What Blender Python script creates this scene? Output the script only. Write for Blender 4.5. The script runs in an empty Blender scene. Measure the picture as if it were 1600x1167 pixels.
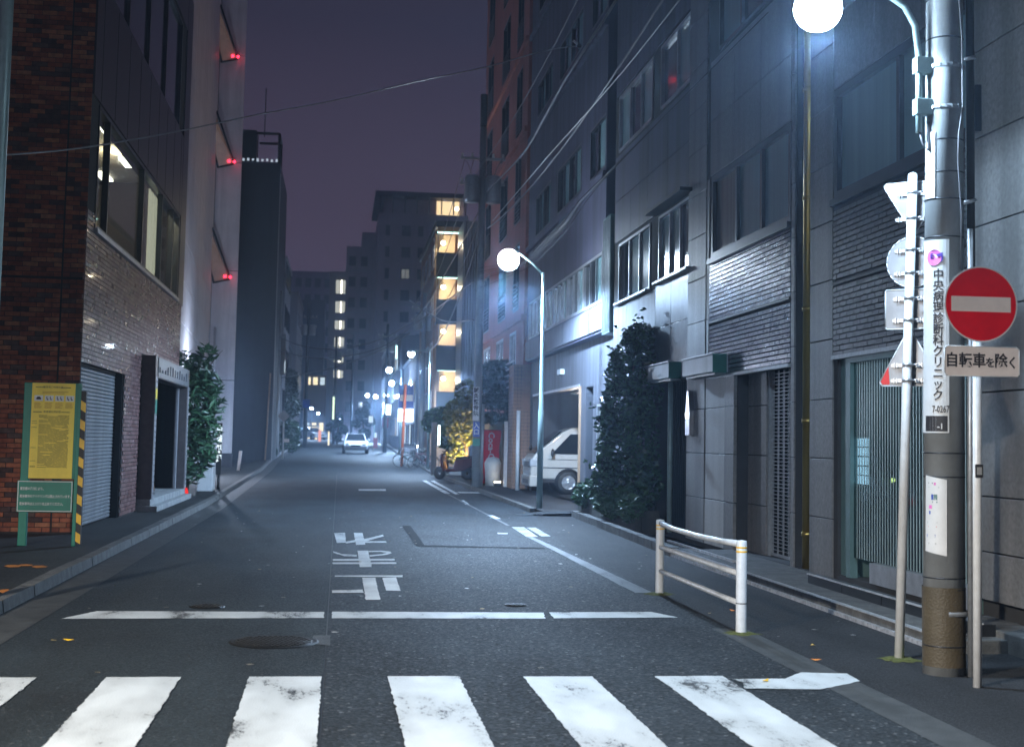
import bpy, math, random
from math import sin, cos, pi, radians, atan, sqrt
from mathutils import Matrix, Vector
random.seed(7)
C = bpy.context.scene.collection
S = bpy.context.scene

# ------------------------------------------------------------------ camera
FPX, ROLL, CX, CY, HC = 2100., .0196, 800., 533.5, 1.6
def _cam():
    u = 530. - CX; v = -(684. - CY)
    u1 = u*cos(ROLL) - v*sin(ROLL); v1 = u*sin(ROLL) + v*cos(ROLL)
    p = atan(-v1/FPX); yaw = atan(-u1*cos(p)/FPX)
    F = Vector((sin(yaw)*cos(p), cos(yaw)*cos(p), sin(p))); R0 = Vector((cos(yaw), -sin(yaw), 0)); U0 = R0.cross(F)
    return F, cos(ROLL)*R0 + sin(ROLL)*U0, -sin(ROLL)*R0 + cos(ROLL)*U0
CF, CR, CU = _cam()
cd = bpy.data.cameras.new('camera'); cam = bpy.data.objects.new('camera', cd); C.objects.link(cam)
cam.matrix_world = Matrix(((CR.x, CU.x, -CF.x, 0), (CR.y, CU.y, -CF.y, 0), (CR.z, CU.z, -CF.z, HC), (0, 0, 0, 1)))
cd.sensor_fit = 'HORIZONTAL'; cd.sensor_width = 36; cd.lens = FPX*36/1600
cd.shift_y = -50/1600; cd.clip_start = .1; cd.clip_end = 2000
cd.dof.use_dof = True; cd.dof.focus_distance = 15.5; cd.dof.aperture_fstop = cd.lens/1000/.017
S.camera = cam

# ------------------------------------------------------------------ world: city glow on low cloud at night
w = bpy.data.worlds.new('World'); S.world = w; w.use_nodes = True
nt = w.node_tree; nt.nodes.clear()
wo = nt.nodes.new('ShaderNodeOutputWorld'); bg = nt.nodes.new('ShaderNodeBackground')
tc = nt.nodes.new('ShaderNodeTexCoord'); sx = nt.nodes.new('ShaderNodeSeparateXYZ'); rp = nt.nodes.new('ShaderNodeValToRGB')
nz = nt.nodes.new('ShaderNodeTexNoise'); nz.inputs['Scale'].default_value = 1.6; nz.inputs['Detail'].default_value = 3
ad = nt.nodes.new('ShaderNodeMath'); ad.operation = 'MULTIPLY_ADD'; ad.inputs[1].default_value = .10
nt.links.new(tc.outputs['Generated'], sx.inputs[0]); nt.links.new(tc.outputs['Generated'], nz.inputs['Vector'])
nt.links.new(nz.outputs['Fac'], ad.inputs[0]); nt.links.new(sx.outputs['Z'], ad.inputs[2]); nt.links.new(ad.outputs[0], rp.inputs[0])
cr = rp.color_ramp
cr.elements[0].position = 0.0; cr.elements[0].color = (.064, .042, .072, 1)
cr.elements[1].position = 1.0; cr.elements[1].color = (.012, .013, .026, 1)
e = cr.elements.new(.12); e.color = (.048, .033, .055, 1)
e = cr.elements.new(.22); e.color = (.032, .0225, .038, 1)
e = cr.elements.new(.36); e.color = (.014, .0125, .023, 1)
nt.links.new(rp.outputs[0], bg.inputs[0]); bg.inputs[1].default_value = 1.7
nt.links.new(bg.outputs[0], wo.inputs[0])
S.view_settings.view_transform = 'Standard'; S.view_settings.look = 'None'
S.view_settings.exposure = .42; S.view_settings.gamma = 1
S.cycles.max_bounces = 6; S.cycles.volume_bounces = 0; S.cycles.use_denoising = True
S.cycles.sample_clamp_indirect = 4; S.cycles.caustics_reflective = False; S.cycles.caustics_refractive = False
S.cycles.transparent_max_bounces = 16

# ------------------------------------------------------------------ helpers
def ray(x, y):
    return FPX*CF + (x-CX)*CR - (y-CY)*CU
def gz(Y):                      # the street climbs gently beyond 65 m
    return 0. if Y < 65 else min((Y-65)*.0135, 1.3)
def at(x, y, Y):
    d = ray(x, y); t = Y/d.y; return Vector((t*d.x, Y, HC + t*d.z))
def gd(x, y, z=0.):
    d = ray(x, y); t = (z-HC)/d.z; return Vector((t*d.x, t*d.y, z))

class MB:
    def __init__(s): s.v = []; s.f = []; s.m = []; s.mi = 0; s.sm = []
    def add(s, vs, fs, smooth=False):
        o = len(s.v); s.v += [tuple(v) for v in vs]
        for f in fs: s.f.append([i+o for i in f]); s.m.append(s.mi); s.sm.append(smooth)
        return s
    def mat(s, i): s.mi = i; return s
    def box(s, x0, x1, y0, y1, z0, z1):
        if x1 < x0: x0, x1 = x1, x0
        if y1 < y0: y0, y1 = y1, y0
        if z1 < z0: z0, z1 = z1, z0
        return s.add([(x0,y0,z0),(x1,y0,z0),(x1,y1,z0),(x0,y1,z0),(x0,y0,z1),(x1,y0,z1),(x1,y1,z1),(x0,y1,z1)],
                     [(0,3,2,1),(4,5,6,7),(0,1,5,4),(1,2,6,5),(2,3,7,6),(3,0,4,7)])
    def obox(s, c, ax, ay, az):      # oriented box, half-axes
        c = Vector(c); ax = Vector(ax); ay = Vector(ay); az = Vector(az)
        P = [c+i*ax+j*ay+k*az for k in (-1,1) for i, j in ((-1,-1),(1,-1),(1,1),(-1,1))]
        return s.add(P, [(0,3,2,1),(4,5,6,7),(0,1,5,4),(1,2,6,5),(2,3,7,6),(3,0,4,7)])
    def tube(s, pts, r, n=8, cap=True):
        pts = [Vector(p) for p in pts]; rs = list(r) if isinstance(r, (list, tuple)) else [r]*len(pts)
        if len(rs) != len(pts): rs = [rs[0]+(rs[-1]-rs[0])*i/(len(pts)-1) for i in range(len(pts))]
        base = len(s.v); prev = None; vs = []
        for i, p in enumerate(pts):
            t = (pts[min(i+1, len(pts)-1)] - pts[max(i-1, 0)]).normalized()
            if prev is None:
                a = Vector((0,0,1)) if abs(t.z) < .9 else Vector((1,0,0))
                u = t.cross(a).normalized()
            else:
                u = (prev - t*prev.dot(t)).normalized()
            prev = u; w_ = t.cross(u)
            for k in range(n): vs.append(p + rs[i]*(cos(2*pi*k/n)*u + sin(2*pi*k/n)*w_))
        fs = []
        for i in range(len(pts)-1):
            for k in range(n):
                k2 = (k+1) % n; fs.append((i*n+k, i*n+k2, (i+1)*n+k2, (i+1)*n+k))
        s.add(vs, fs, True)
        if cap: s.f.append([base+k for k in range(n)][::-1]); s.m.append(s.mi); s.sm.append(False); s.f.append([base+(len(pts)-1)*n+k for k in range(n)]); s.m.append(s.mi); s.sm.append(False)
        return s
    def lathe(s, c, prof, n=20, axis='z'):   # prof: (r, h)
        c = Vector(c); vs = []
        for r, h in prof:
            for k in range(n):
                a = 2*pi*k/n
                q = {'z': (r*cos(a), r*sin(a), h), 'y': (r*cos(a), h, -r*sin(a)), 'x': (h, r*cos(a), r*sin(a))}[axis]
                vs.append(c + Vector(q))
        fs = [(i*n+k, i*n+(k+1) % n, (i+1)*n+(k+1) % n, (i+1)*n+k) for i in range(len(prof)-1) for k in range(n)]
        return s.add(vs, fs, True)
    def prism(s, poly, off):   # polygon of 3d points extruded by vector
        poly = [Vector(p) for p in poly]; off = Vector(off); n = len(poly)
        return s.add(poly + [p+off for p in poly], [list(range(n))[::-1], [n+i for i in range(n)]] + [(i, (i+1) % n, n+(i+1) % n, n+i) for i in range(n)])
    def sphere(s, c, r, n=12, m=8, sc=(1,1,1)):
        prof = [(sin(pi*i/m)*r, -cos(pi*i/m)*r) for i in range(m+1)]
        c = Vector(c); vs = []
        for rr, h in prof:
            for k in range(n): vs.append(c + Vector((rr*cos(2*pi*k/n)*sc[0], rr*sin(2*pi*k/n)*sc[1], h*sc[2])))
        return s.add(vs, [(i*n+k, i*n+(k+1) % n, (i+1)*n+(k+1) % n, (i+1)*n+k) for i in range(m) for k in range(n)], True)
    def build(s, name, mats, parent=None, kind=None, off=None, label=None, bevel=0):
        me = bpy.data.meshes.new(name)
        o = Vector(off) if off is not None else (WL.get(parent.name, Vector((0,0,0))) if parent else Vector((0,0,0)))
        me.from_pydata([(v[0]-o.x, v[1]-o.y, v[2]-o.z) for v in s.v], [], s.f)
        mats = mats if isinstance(mats, (list, tuple)) else [mats]
        for m in mats: me.materials.append(m)
        me.polygons.foreach_set('material_index', s.m); me.polygons.foreach_set('use_smooth', s.sm); me.update()
        ob = bpy.data.objects.new(name, me); C.objects.link(ob)
        if parent: ob.parent = parent; WL[ob.name] = o
        if kind: ob['kind'] = kind
        if label: ob['label'] = label
        if bevel:
            b = ob.modifiers.new('bevel', 'BEVEL'); b.width = bevel; b.segments = 2; b.limit_method = 'ANGLE'
        return ob
WL = {}      # world position of each parent
def thing(name, label, cat, loc=(0,0,0), group=None, rz=0):
    o = bpy.data.objects.new(name, None); C.objects.link(o); o.location = loc; o.rotation_euler.z = rz
    o.empty_display_size = .2; o['label'] = label; o['category'] = cat
    if group: o['group'] = group
    WL[o.name] = Vector(loc); return o
def local(root): WL[root.name] = Vector((0,0,0)); return root      # its parts are given in its own coordinates
def tag(o, label, cat, group=None):
    o['label'] = label; o['category'] = cat
    if group: o['group'] = group
    return o
def kids(o): return [c for c in C.objects if c.parent == o]
def dup(root, loc, rz=None, label=None):
    r = root.copy(); C.objects.link(r); r.location = loc
    if rz is not None: r.rotation_euler.z = rz
    if label: r['label'] = label
    for ch in CH[root.name]:
        c = ch.copy(); C.objects.link(c); c.parent = r
        for g in CH.get(ch.name, []):
            d = g.copy(); C.objects.link(d); d.parent = c
    return r
CH = {}
def remember(root):
    al = list(C.objects)
    CH[root.name] = [c for c in al if c.parent == root]
    for c in CH[root.name]: CH[c.name] = [g for g in al if g.parent == c]

# ------------------------------------------------------------------ materials
def nodes(m): m.use_nodes = True; return m.node_tree, m.node_tree.nodes['Principled BSDF']
def N(nt, t, **k):
    n = nt.nodes.new(t)
    for a, b in k.items():
        if a in n.inputs.keys() if isinstance(a, str) else False: n.inputs[a].default_value = b
        else: setattr(n, a, b)
    return n
def mat(name, col, rough=.6, metal=0., var=.25, scale=3., bump=0., bscale=60., dirt=0., spec=.5, emit=None, es=0., coat=0., stretch=None, rvar=0.):
    m = bpy.data.materials.new(name); nt, p = nodes(m)
    p.inputs['Roughness'].default_value = rough; p.inputs['Metallic'].default_value = metal
    p.inputs['Specular IOR Level'].default_value = spec; p.inputs['Coat Weight'].default_value = coat
    tc = nt.nodes.new('ShaderNodeTexCoord'); g = nt.nodes.new('ShaderNodeNewGeometry')
    mp = nt.nodes.new('ShaderNodeMapping'); nt.links.new(g.outputs['Position'], mp.inputs[0])
    if stretch: mp.inputs['Scale'].default_value = stretch
    n1 = nt.nodes.new('ShaderNodeTexNoise'); n1.inputs['Scale'].default_value = scale; n1.inputs['Detail'].default_value = 6; n1.inputs['Roughness'].default_value = .65
    nt.links.new(mp.outputs[0], n1.inputs['Vector'])
    r = nt.nodes.new('ShaderNodeMapRange'); r.inputs[1].default_value = .3; r.inputs[2].default_value = .7; r.inputs[3].default_value = 1-var; r.inputs[4].default_value = 1+var
    nt.links.new(n1.outputs['Fac'], r.inputs[0])
    mx = nt.nodes.new('ShaderNodeVectorMath'); mx.operation = 'SCALE'; mx.inputs[0].default_value = col[:3]
    nt.links.new(r.outputs[0], mx.inputs['Scale'])
    last = mx.outputs[0]
    if dirt:
        n2 = nt.nodes.new('ShaderNodeTexNoise'); n2.inputs['Scale'].default_value = 1.; n2.inputs['Detail'].default_value = 8
        mp2 = nt.nodes.new('ShaderNodeMapping'); mp2.inputs['Scale'].default_value = (3.4, 3.4, .22); nt.links.new(g.outputs['Position'], mp2.inputs[0]); nt.links.new(mp2.outputs[0], n2.inputs['Vector'])
        r2 = nt.nodes.new('ShaderNodeMapRange'); r2.inputs[1].default_value = .42; r2.inputs[2].default_value = .68; r2.inputs[4].default_value = dirt
        nt.links.new(n2.outputs['Fac'], r2.inputs[0])
        mm = nt.nodes.new('ShaderNodeMixRGB'); mm.inputs[2].default_value = (col[0]*.35, col[1]*.36, col[2]*.36, 1)
        nt.links.new(r2.outputs[0], mm.inputs[0]); nt.links.new(last, mm.inputs[1]); last = mm.outputs[0]
    nt.links.new(last, p.inputs['Base Color'])
    if rvar:
        r3 = nt.nodes.new('ShaderNodeMapRange'); r3.inputs[1].default_value = .3; r3.inputs[2].default_value = .7; r3.inputs[3].default_value = rough-rvar; r3.inputs[4].default_value = rough+rvar
        nt.links.new(n1.outputs['Fac'], r3.inputs[0]); nt.links.new(r3.outputs[0], p.inputs['Roughness'])
    if bump:
        n3 = nt.nodes.new('ShaderNodeTexNoise'); n3.inputs['Scale'].default_value = bscale; n3.inputs['Detail'].default_value = 3
        nt.links.new(mp.outputs[0], n3.inputs['Vector'])
        b = nt.nodes.new('ShaderNodeBump'); b.inputs['Strength'].default_value = bump; b.inputs['Distance'].default_value = .01
        nt.links.new(n3.outputs['Fac'], b.inputs['Height']); nt.links.new(b.outputs[0], p.inputs['Normal'])
    if emit: p.inputs['Emission Color'].default_value = (*emit, 1); p.inputs['Emission Strength'].default_value = es
    return m
def asphalt(name, col, sparkle=.5, coarse=1., rough=.62):
    m = bpy.data.materials.new(name); nt, p = nodes(m); p.inputs['Specular IOR Level'].default_value = .32
    g = nt.nodes.new('ShaderNodeNewGeometry')
    L = nt.links.new
    big = N(nt, 'ShaderNodeTexNoise', Scale=.55, Detail=5.); L(g.outputs['Position'], big.inputs['Vector'])
    mp = nt.nodes.new('ShaderNodeMapping'); mp.inputs['Scale'].default_value = (1.3, .28, 1); L(g.outputs['Position'], mp.inputs[0])
    lane = N(nt, 'ShaderNodeTexNoise', Scale=1.4, Detail=6.); L(mp.outputs[0], lane.inputs['Vector'])
    fine = N(nt, 'ShaderNodeTexVoronoi', Scale=95.*coarse); L(g.outputs['Position'], fine.inputs['Vector'])
    gr = N(nt, 'ShaderNodeTexNoise', Scale=34., Detail=4.); L(g.outputs['Position'], gr.inputs['Vector'])
    a = N(nt, 'ShaderNodeMath', operation='ADD'); L(big.outputs['Fac'], a.inputs[0]); L(lane.outputs['Fac'], a.inputs[1])
    r = nt.nodes.new('ShaderNodeMapRange'); r.inputs[1].default_value = .75; r.inputs[2].default_value = 1.25; r.inputs[3].default_value = .5; r.inputs[4].default_value = 1.6; L(a.outputs[0], r.inputs[0])
    sx = nt.nodes.new('ShaderNodeSeparateColor'); L(fine.outputs['Color'], sx.inputs[0])
    th = nt.nodes.new('ShaderNodeMapRange'); th.inputs[1].default_value = .955; th.inputs[2].default_value = 1.; th.inputs[3].default_value = 0; th.inputs[4].default_value = sparkle; L(sx.outputs[0], th.inputs[0])
    r2 = nt.nodes.new('ShaderNodeMapRange'); r2.inputs[3].default_value = .75; r2.inputs[4].default_value = 1.3; L(sx.outputs[1], r2.inputs[0])
    r3 = nt.nodes.new('ShaderNodeMapRange'); r3.inputs[1].default_value = .35; r3.inputs[2].default_value = .65; r3.inputs[3].default_value = .8; r3.inputs[4].default_value = 1.2; L(gr.outputs['Fac'], r3.inputs[0])
    m1 = N(nt, 'ShaderNodeMath', operation='MULTIPLY'); L(r.outputs[0], m1.inputs[0]); L(r2.outputs[0], m1.inputs[1])
    m2 = N(nt, 'ShaderNodeMath', operation='MULTIPLY'); L(m1.outputs[0], m2.inputs[0]); L(r3.outputs[0], m2.inputs[1])
    v = nt.nodes.new('ShaderNodeVectorMath'); v.operation = 'SCALE'; v.inputs[0].default_value = col; L(m2.outputs[0], v.inputs['Scale'])
    mx = nt.nodes.new('ShaderNodeMixRGB'); mx.inputs[2].default_value = (.32, .33, .34, 1); L(th.outputs[0], mx.inputs[0]); L(v.outputs[0], mx.inputs[1])
    wn = N(nt, 'ShaderNodeTexNoise', Scale=2.2, Detail=6.); L(g.outputs['Position'], wn.inputs['Vector'])
    wv = nt.nodes.new('ShaderNodeMixRGB'); wv.blend_type = 'ADD'; wv.inputs[0].default_value = .55; L(g.outputs['Position'], wv.inputs[1]); L(wn.outputs['Color'], wv.inputs[2])
    ck = N(nt, 'ShaderNodeTexVoronoi', feature='DISTANCE_TO_EDGE', Scale=.42); L(wv.outputs[0], ck.inputs['Vector'])
    cm = nt.nodes.new('ShaderNodeMapRange'); cm.inputs[1].default_value = .0; cm.inputs[2].default_value = .009; cm.inputs[3].default_value = .85; cm.inputs[4].default_value = 0; L(ck.outputs['Distance'], cm.inputs[0])
    cg = nt.nodes.new('ShaderNodeMapRange'); cg.inputs[1].default_value = .5; cg.inputs[2].default_value = .6; L(big.outputs['Fac'], cg.inputs[0])
    cx = N(nt, 'ShaderNodeMath', operation='MULTIPLY'); L(cm.outputs[0], cx.inputs[0]); L(cg.outputs[0], cx.inputs[1])
    st = N(nt, 'ShaderNodeTexNoise', Scale=1.1, Detail=3.); L(wv.outputs[0], st.inputs['Vector'])
    sm = nt.nodes.new('ShaderNodeMapRange'); sm.inputs[1].default_value = .62; sm.inputs[2].default_value = .72; sm.inputs[4].default_value = .55; L(st.outputs['Fac'], sm.inputs[0])
    mc = N(nt, 'ShaderNodeMath', operation='MAXIMUM'); L(cx.outputs[0], mc.inputs[0]); L(sm.outputs[0], mc.inputs[1])
    m4 = nt.nodes.new('ShaderNodeMixRGB'); m4.inputs[2].default_value = (.008, .009, .010, 1); L(mc.outputs[0], m4.inputs[0]); L(mx.outputs[0], m4.inputs[1]); L(m4.outputs[0], p.inputs['Base Color'])
    rr = nt.nodes.new('ShaderNodeMapRange'); rr.inputs[3].default_value = rough-.12; rr.inputs[4].default_value = rough+.2; L(sx.outputs[2], rr.inputs[0]); L(rr.outputs[0], p.inputs['Roughness'])
    b = nt.nodes.new('ShaderNodeBump'); b.inputs['Strength'].default_value = .55; b.inputs['Distance'].default_value = .006; L(fine.outputs['Distance'], b.inputs['Height'])
    b2 = nt.nodes.new('ShaderNodeBump'); b2.inputs['Strength'].default_value = .3; b2.inputs['Distance'].default_value = .02; L(gr.outputs['Fac'], b2.inputs['Height']); L(b.outputs[0], b2.inputs['Normal'])
    L(b2.outputs[0], p.inputs['Normal'])
    return m
def pieces(name, cols, rough=.5, rvar=.15, bump=.25, coat=0.):      # colour differs from piece to piece
    m = bpy.data.materials.new(name); nt, p = nodes(m); L = nt.links.new
    oi = nt.nodes.new('ShaderNodeObjectInfo'); g = nt.nodes.new('ShaderNodeNewGeometry')
    a = N(nt, 'ShaderNodeMath', operation='ADD'); L(oi.outputs['Random'], a.inputs[0]); L(g.outputs['Random Per Island'], a.inputs[1])
    f = N(nt, 'ShaderNodeMath', operation='FRACT'); L(a.outputs[0], f.inputs[0])
    r = nt.nodes.new('ShaderNodeValToRGB'); r.color_ramp.interpolation = 'CONSTANT'
    while len(r.color_ramp.elements) < len(cols): r.color_ramp.elements.new(.5)
    for i, c in enumerate(cols): r.color_ramp.elements[i].position = i/len(cols); r.color_ramp.elements[i].color = (*c, 1)
    L(f.outputs[0], r.inputs[0])
    n = N(nt, 'ShaderNodeTexNoise', Scale=14., Detail=5.); L(g.outputs['Position'], n.inputs['Vector'])
    rr = nt.nodes.new('ShaderNodeMapRange'); rr.inputs[1].default_value = .3; rr.inputs[2].default_value = .7; rr.inputs[3].default_value = .7; rr.inputs[4].default_value = 1.25; L(n.outputs['Fac'], rr.inputs[0])
    v = nt.nodes.new('ShaderNodeVectorMath'); v.operation = 'SCALE'; L(r.outputs[0], v.inputs[0]); L(rr.outputs[0], v.inputs['Scale']); L(v.outputs[0], p.inputs['Base Color'])
    f2 = N(nt, 'ShaderNodeMath', operation='MULTIPLY'); f2.inputs[1].default_value = 7.31; L(f.outputs[0], f2.inputs[0])
    f3 = N(nt, 'ShaderNodeMath', operation='FRACT'); L(f2.outputs[0], f3.inputs[0])
    r3 = nt.nodes.new('ShaderNodeMapRange'); r3.inputs[3].default_value = rough-rvar; r3.inputs[4].default_value = rough+rvar; L(f3.outputs[0], r3.inputs[0]); L(r3.outputs[0], p.inputs['Roughness'])
    b = nt.nodes.new('ShaderNodeBump'); b.inputs['Strength'].default_value = bump; b.inputs['Distance'].default_value = .006
    n2 = N(nt, 'ShaderNodeTexNoise', Scale=40., Detail=3.); L(g.outputs['Position'], n2.inputs['Vector']); L(n2.outputs['Fac'], b.inputs['Height']); L(b.outputs[0], p.inputs['Normal'])
    p.inputs['Coat Weight'].default_value = coat
    if rough > .7: p.inputs['Specular IOR Level'].default_value = .2
    return m
def paint_mat(name, col, wear=.5):
    m = bpy.data.materials.new(name); nt, p = nodes(m); L = nt.links.new
    g = nt.nodes.new('ShaderNodeNewGeometry')
    mp = nt.nodes.new('ShaderNodeMapping'); mp.inputs['Scale'].default_value = (3, 1.2, 1); L(g.outputs['Position'], mp.inputs[0])
    n0 = N(nt, 'ShaderNodeTexNoise', Scale=9., Detail=12., Roughness=.8); L(mp.outputs[0], n0.inputs['Vector'])
    nb = N(nt, 'ShaderNodeTexNoise', Scale=.9, Detail=4.); L(mp.outputs[0], nb.inputs['Vector'])
    n = N(nt, 'ShaderNodeMath', operation='MULTIPLY_ADD'); n.inputs[1].default_value = .55; L(nb.outputs['Fac'], n.inputs[0])
    n9 = N(nt, 'ShaderNodeMath', operation='MULTIPLY'); n9.inputs[1].default_value = .5; L(n0.outputs['Fac'], n9.inputs[0]); L(n9.outputs[0], n.inputs[2])
    v = N(nt, 'ShaderNodeTexVoronoi', Scale=90.); L(g.outputs['Position'], v.inputs['Vector'])
    a = N(nt, 'ShaderNodeMath', operation='MULTIPLY_ADD'); a.inputs[1].default_value = .06; L(v.outputs['Distance'], a.inputs[0]); L(n.outputs[0], a.inputs[2])
    r = nt.nodes.new('ShaderNodeMapRange'); r.inputs[1].default_value = .77-wear*.25; r.inputs[2].default_value = .82-wear*.25; L(a.outputs[0], r.inputs[0])
    tn = nt.nodes.new('ShaderNodeMapRange'); tn.inputs[1].default_value = .35; tn.inputs[2].default_value = .65; tn.inputs[3].default_value = 1.1; tn.inputs[4].default_value = .72; L(nb.outputs['Fac'], tn.inputs[0])
    tv = nt.nodes.new('ShaderNodeVectorMath'); tv.operation = 'SCALE'; tv.inputs[0].default_value = col; L(tn.outputs[0], tv.inputs['Scale'])
    mx = nt.nodes.new('ShaderNodeMixRGB'); L(tv.outputs[0], mx.inputs[1]); mx.inputs[2].default_value = (.03, .033, .036, 1); L(r.outputs[0], mx.inputs[0]); L(mx.outputs[0], p.inputs['Base Color'])
    p.inputs['Roughness'].default_value = .55
    b = nt.nodes.new('ShaderNodeBump'); b.inputs['Strength'].default_value = .4; b.inputs['Distance'].default_value = .004; L(v.outputs['Distance'], b.inputs['Height']); L(b.outputs[0], p.inputs['Normal'])
    return m
def glow(name, col, s):
    m = bpy.data.materials.new(name); m.use_nodes = True; nt = m.node_tree; nt.nodes.clear()
    o = nt.nodes.new('ShaderNodeOutputMaterial'); e = nt.nodes.new('ShaderNodeEmission'); e.inputs[0].default_value = (*col, 1); e.inputs[1].default_value = s
    nt.links.new(e.outputs[0], o.inputs[0]); return m
def glassm(name, tint=(.85, .95, .95), rough=.02, refl=1.0):
    m = bpy.data.materials.new(name); m.use_nodes = True; nt = m.node_tree; nt.nodes.clear(); L = nt.links.new
    o = nt.nodes.new('ShaderNodeOutputMaterial'); mx = nt.nodes.new('ShaderNodeMixShader'); t = nt.nodes.new('ShaderNodeBsdfTransparent'); t.inputs[0].default_value = (*tint, 1)
    gl = nt.nodes.new('ShaderNodeBsdfGlossy'); gl.inputs['Roughness'].default_value = rough; fr = nt.nodes.new('ShaderNodeFresnel'); fr.inputs[0].default_value = 1.5
    mu = N(nt, 'ShaderNodeMath', operation='MULTIPLY'); mu.inputs[1].default_value = refl; L(fr.outputs[0], mu.inputs[0])
    L(mu.outputs[0], mx.inputs[0]); L(t.outputs[0], mx.inputs[1]); L(gl.outputs[0], mx.inputs[2]); L(mx.outputs[0], o.inputs[0]); return m

M = {}
M['road_new'] = asphalt('road_new', (.0145, .0205, .024), .2, .8, .72)
M['road_old'] = asphalt('road_old', (.0150, .0195, .0235), .45, .5, .72)
M['walk'] = asphalt('walk', (.017, .018, .020), .1, 1.1, .72)
M['walk_l'] = asphalt('walk_l', (.020, .022, .022), .12, 1.2, .72)
M['ground'] = asphalt('ground', (.02, .021, .022), .1, 1., .75)
M['white_paint'] = paint_mat('white_paint', (.62, .66, .67), .62)
M['letter_paint'] = paint_mat('letter_paint', (.80, .82, .80), .5)
M['faded_paint'] = paint_mat('faded_paint', (.10, .105, .11), .75)
M['orange_paint'] = paint_mat('orange_paint', (.65, .22, .03), .5)
M['kerb'] = mat('kerb', (.12, .12, .115), .7, var=.4, scale=9, bump=.5, bscale=90, dirt=.7)
M['gutter'] = mat('gutter', (.055, .058, .058), .6, var=.35, scale=6, bump=.5, bscale=120, dirt=.6)
M['moss'] = mat('moss', (.085, .095, .02), .9, var=.5, scale=40, bump=1., bscale=150)
M['concrete'] = mat('concrete', (.30, .31, .31), .65, var=.22, scale=5, bump=.3, bscale=80, dirt=.5)
M['pole_conc'] = mat('pole_conc', (.27, .285, .29), .42, var=.15, scale=6, bump=.2, bscale=120, dirt=.45)
M['pole_steel'] = mat('pole_steel', (.33, .45, .45), .4, metal=.2, var=.15, scale=8, dirt=.3)
M['white_steel'] = mat('white_steel', (.72, .74, .75), .35, var=.1, scale=12, dirt=.35, bump=.05)
M['fence_white'] = mat('fence_white', (.68, .72, .76), .32, var=.1, scale=15, dirt=.4, bump=.08)
M['alum'] = mat('alum', (.55, .56, .58), .38, metal=.7, var=.15, scale=10, dirt=.3)
M['galv'] = mat('galv', (.38, .40, .42), .45, metal=.6, var=.2, scale=20)
M['dark_metal'] = mat('dark_metal', (.03, .033, .038), .4, metal=.5, var=.2)
M['black'] = mat('black', (.012, .012, .013), .55, var=.2)
M['rubber'] = mat('rubber', (.02, .02, .02), .6)
M['stone'] = mat('stone', (.185, .183, .18), .45, var=.3, scale=22, bump=.18, bscale=160, dirt=.6)
M['stone_pale'] = mat('stone_pale', (.46, .455, .44), .5, var=.2, scale=30, bump=.2, bscale=160, dirt=.25)
M['marble'] = mat('marble', (.13, .14, .155), .3, var=.45, scale=5, bump=.1, dirt=.3)
M['joint'] = mat('joint', (.035, .036, .038), .9)
M['tile'] = pieces('tile', [(.046, .062, .10), (.054, .072, .115), (.040, .055, .092), (.06, .078, .122)], .2, .06, .5, .25)
M['tile_matt'] = pieces('tile_matt', [(.056, .06, .068), (.064, .068, .076), (.05, .054, .062)], .36, .08, .3, .1)
M['brick'] = pieces('brick', [(.30, .090, .048), (.19, .062, .040), (.38, .125, .065), (.085, .048, .042), (.33, .105, .055), (.13, .078, .064), (.25, .076, .045), (.42, .17, .09)], .75, .12, .5)
M['mauve'] = pieces('brick_lamp_tint', [(.24, .125, .115), (.19, .095, .088), (.30, .18, .17), (.22, .11, .10), (.26, .145, .135)], .34, .09, .3, .1)
M['mortar'] = mat('mortar', (.035, .028, .026), .9, var=.3, scale=20)
M['shutter'] = mat('shutter', (.33, .35, .37), .4, metal=.35, var=.15, scale=8, dirt=.55)
M['porch'] = mat('porch', (.10, .085, .085), .3, var=.25, scale=10, dirt=.3)
M['porch_face'] = mat('porch_face', (.28, .28, .30), .3, var=.15, scale=10)
M['nosing_metal'] = mat('nosing_metal', (.72, .73, .76), .3, metal=.55, var=.35, scale=14)
M['planter'] = mat('planter', (.06, .065, .06), .8, var=.4, scale=5, bump=.4, dirt=.8)
M['chrome'] = mat('chrome', (.75, .75, .78), .18, metal=1., var=.1)
M['brass'] = mat('brass', (.55, .42, .12), .28, metal=.9, var=.15, stretch=(1, 1, .3))
M['white_wall'] = mat('white_wall', (.78, .75, .78), .5, var=.1, scale=1.2, dirt=.3)
M['tan_glass'] = mat('tan_glass', (.36, .26, .20), .35, var=.2, scale=3, emit=(1., .6, .42), es=.03)
M['tower'] = mat('tower', (.028, .035, .045), .6, var=.2, scale=2, dirt=.4)
M['grey_wall'] = mat('grey_wall', (.095, .10, .12), .6, var=.15, scale=2, dirt=.75)
M['pale_band'] = mat('pale_band', (.135, .138, .165), .6, var=.15, scale=3, dirt=.55)
M['dark_facade'] = mat('dark_facade', (.075, .073, .118), .6, var=.15, scale=1, dirt=.75)
M['red_facade'] = mat('red_facade', (.30, .105, .085), .65, var=.2, scale=2, dirt=.35)
M['tan_tile'] = mat('tan_tile', (.30, .16, .10), .5, var=.2, scale=5, dirt=.3)
M['corrug'] = mat('corrug', (.22, .25, .30), .45, metal=.3, var=.15, scale=2, stretch=(4, 4, .5), dirt=.75)
M['apt'] = mat('apt', (.34, .29, .34), .7, var=.12, scale=.6, dirt=.25)
M['apt2'] = mat('apt2', (.30, .30, .34), .7, var=.12, scale=.6, dirt=.25)
M['orange_tile'] = mat('orange_tile', (.34, .19, .11), .55, var=.25, scale=6)
M['frame'] = mat('frame', (.035, .04, .05), .35, metal=.4)
M['frame_pale'] = mat('frame_pale', (.40, .42, .45), .35, metal=.5)
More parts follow.
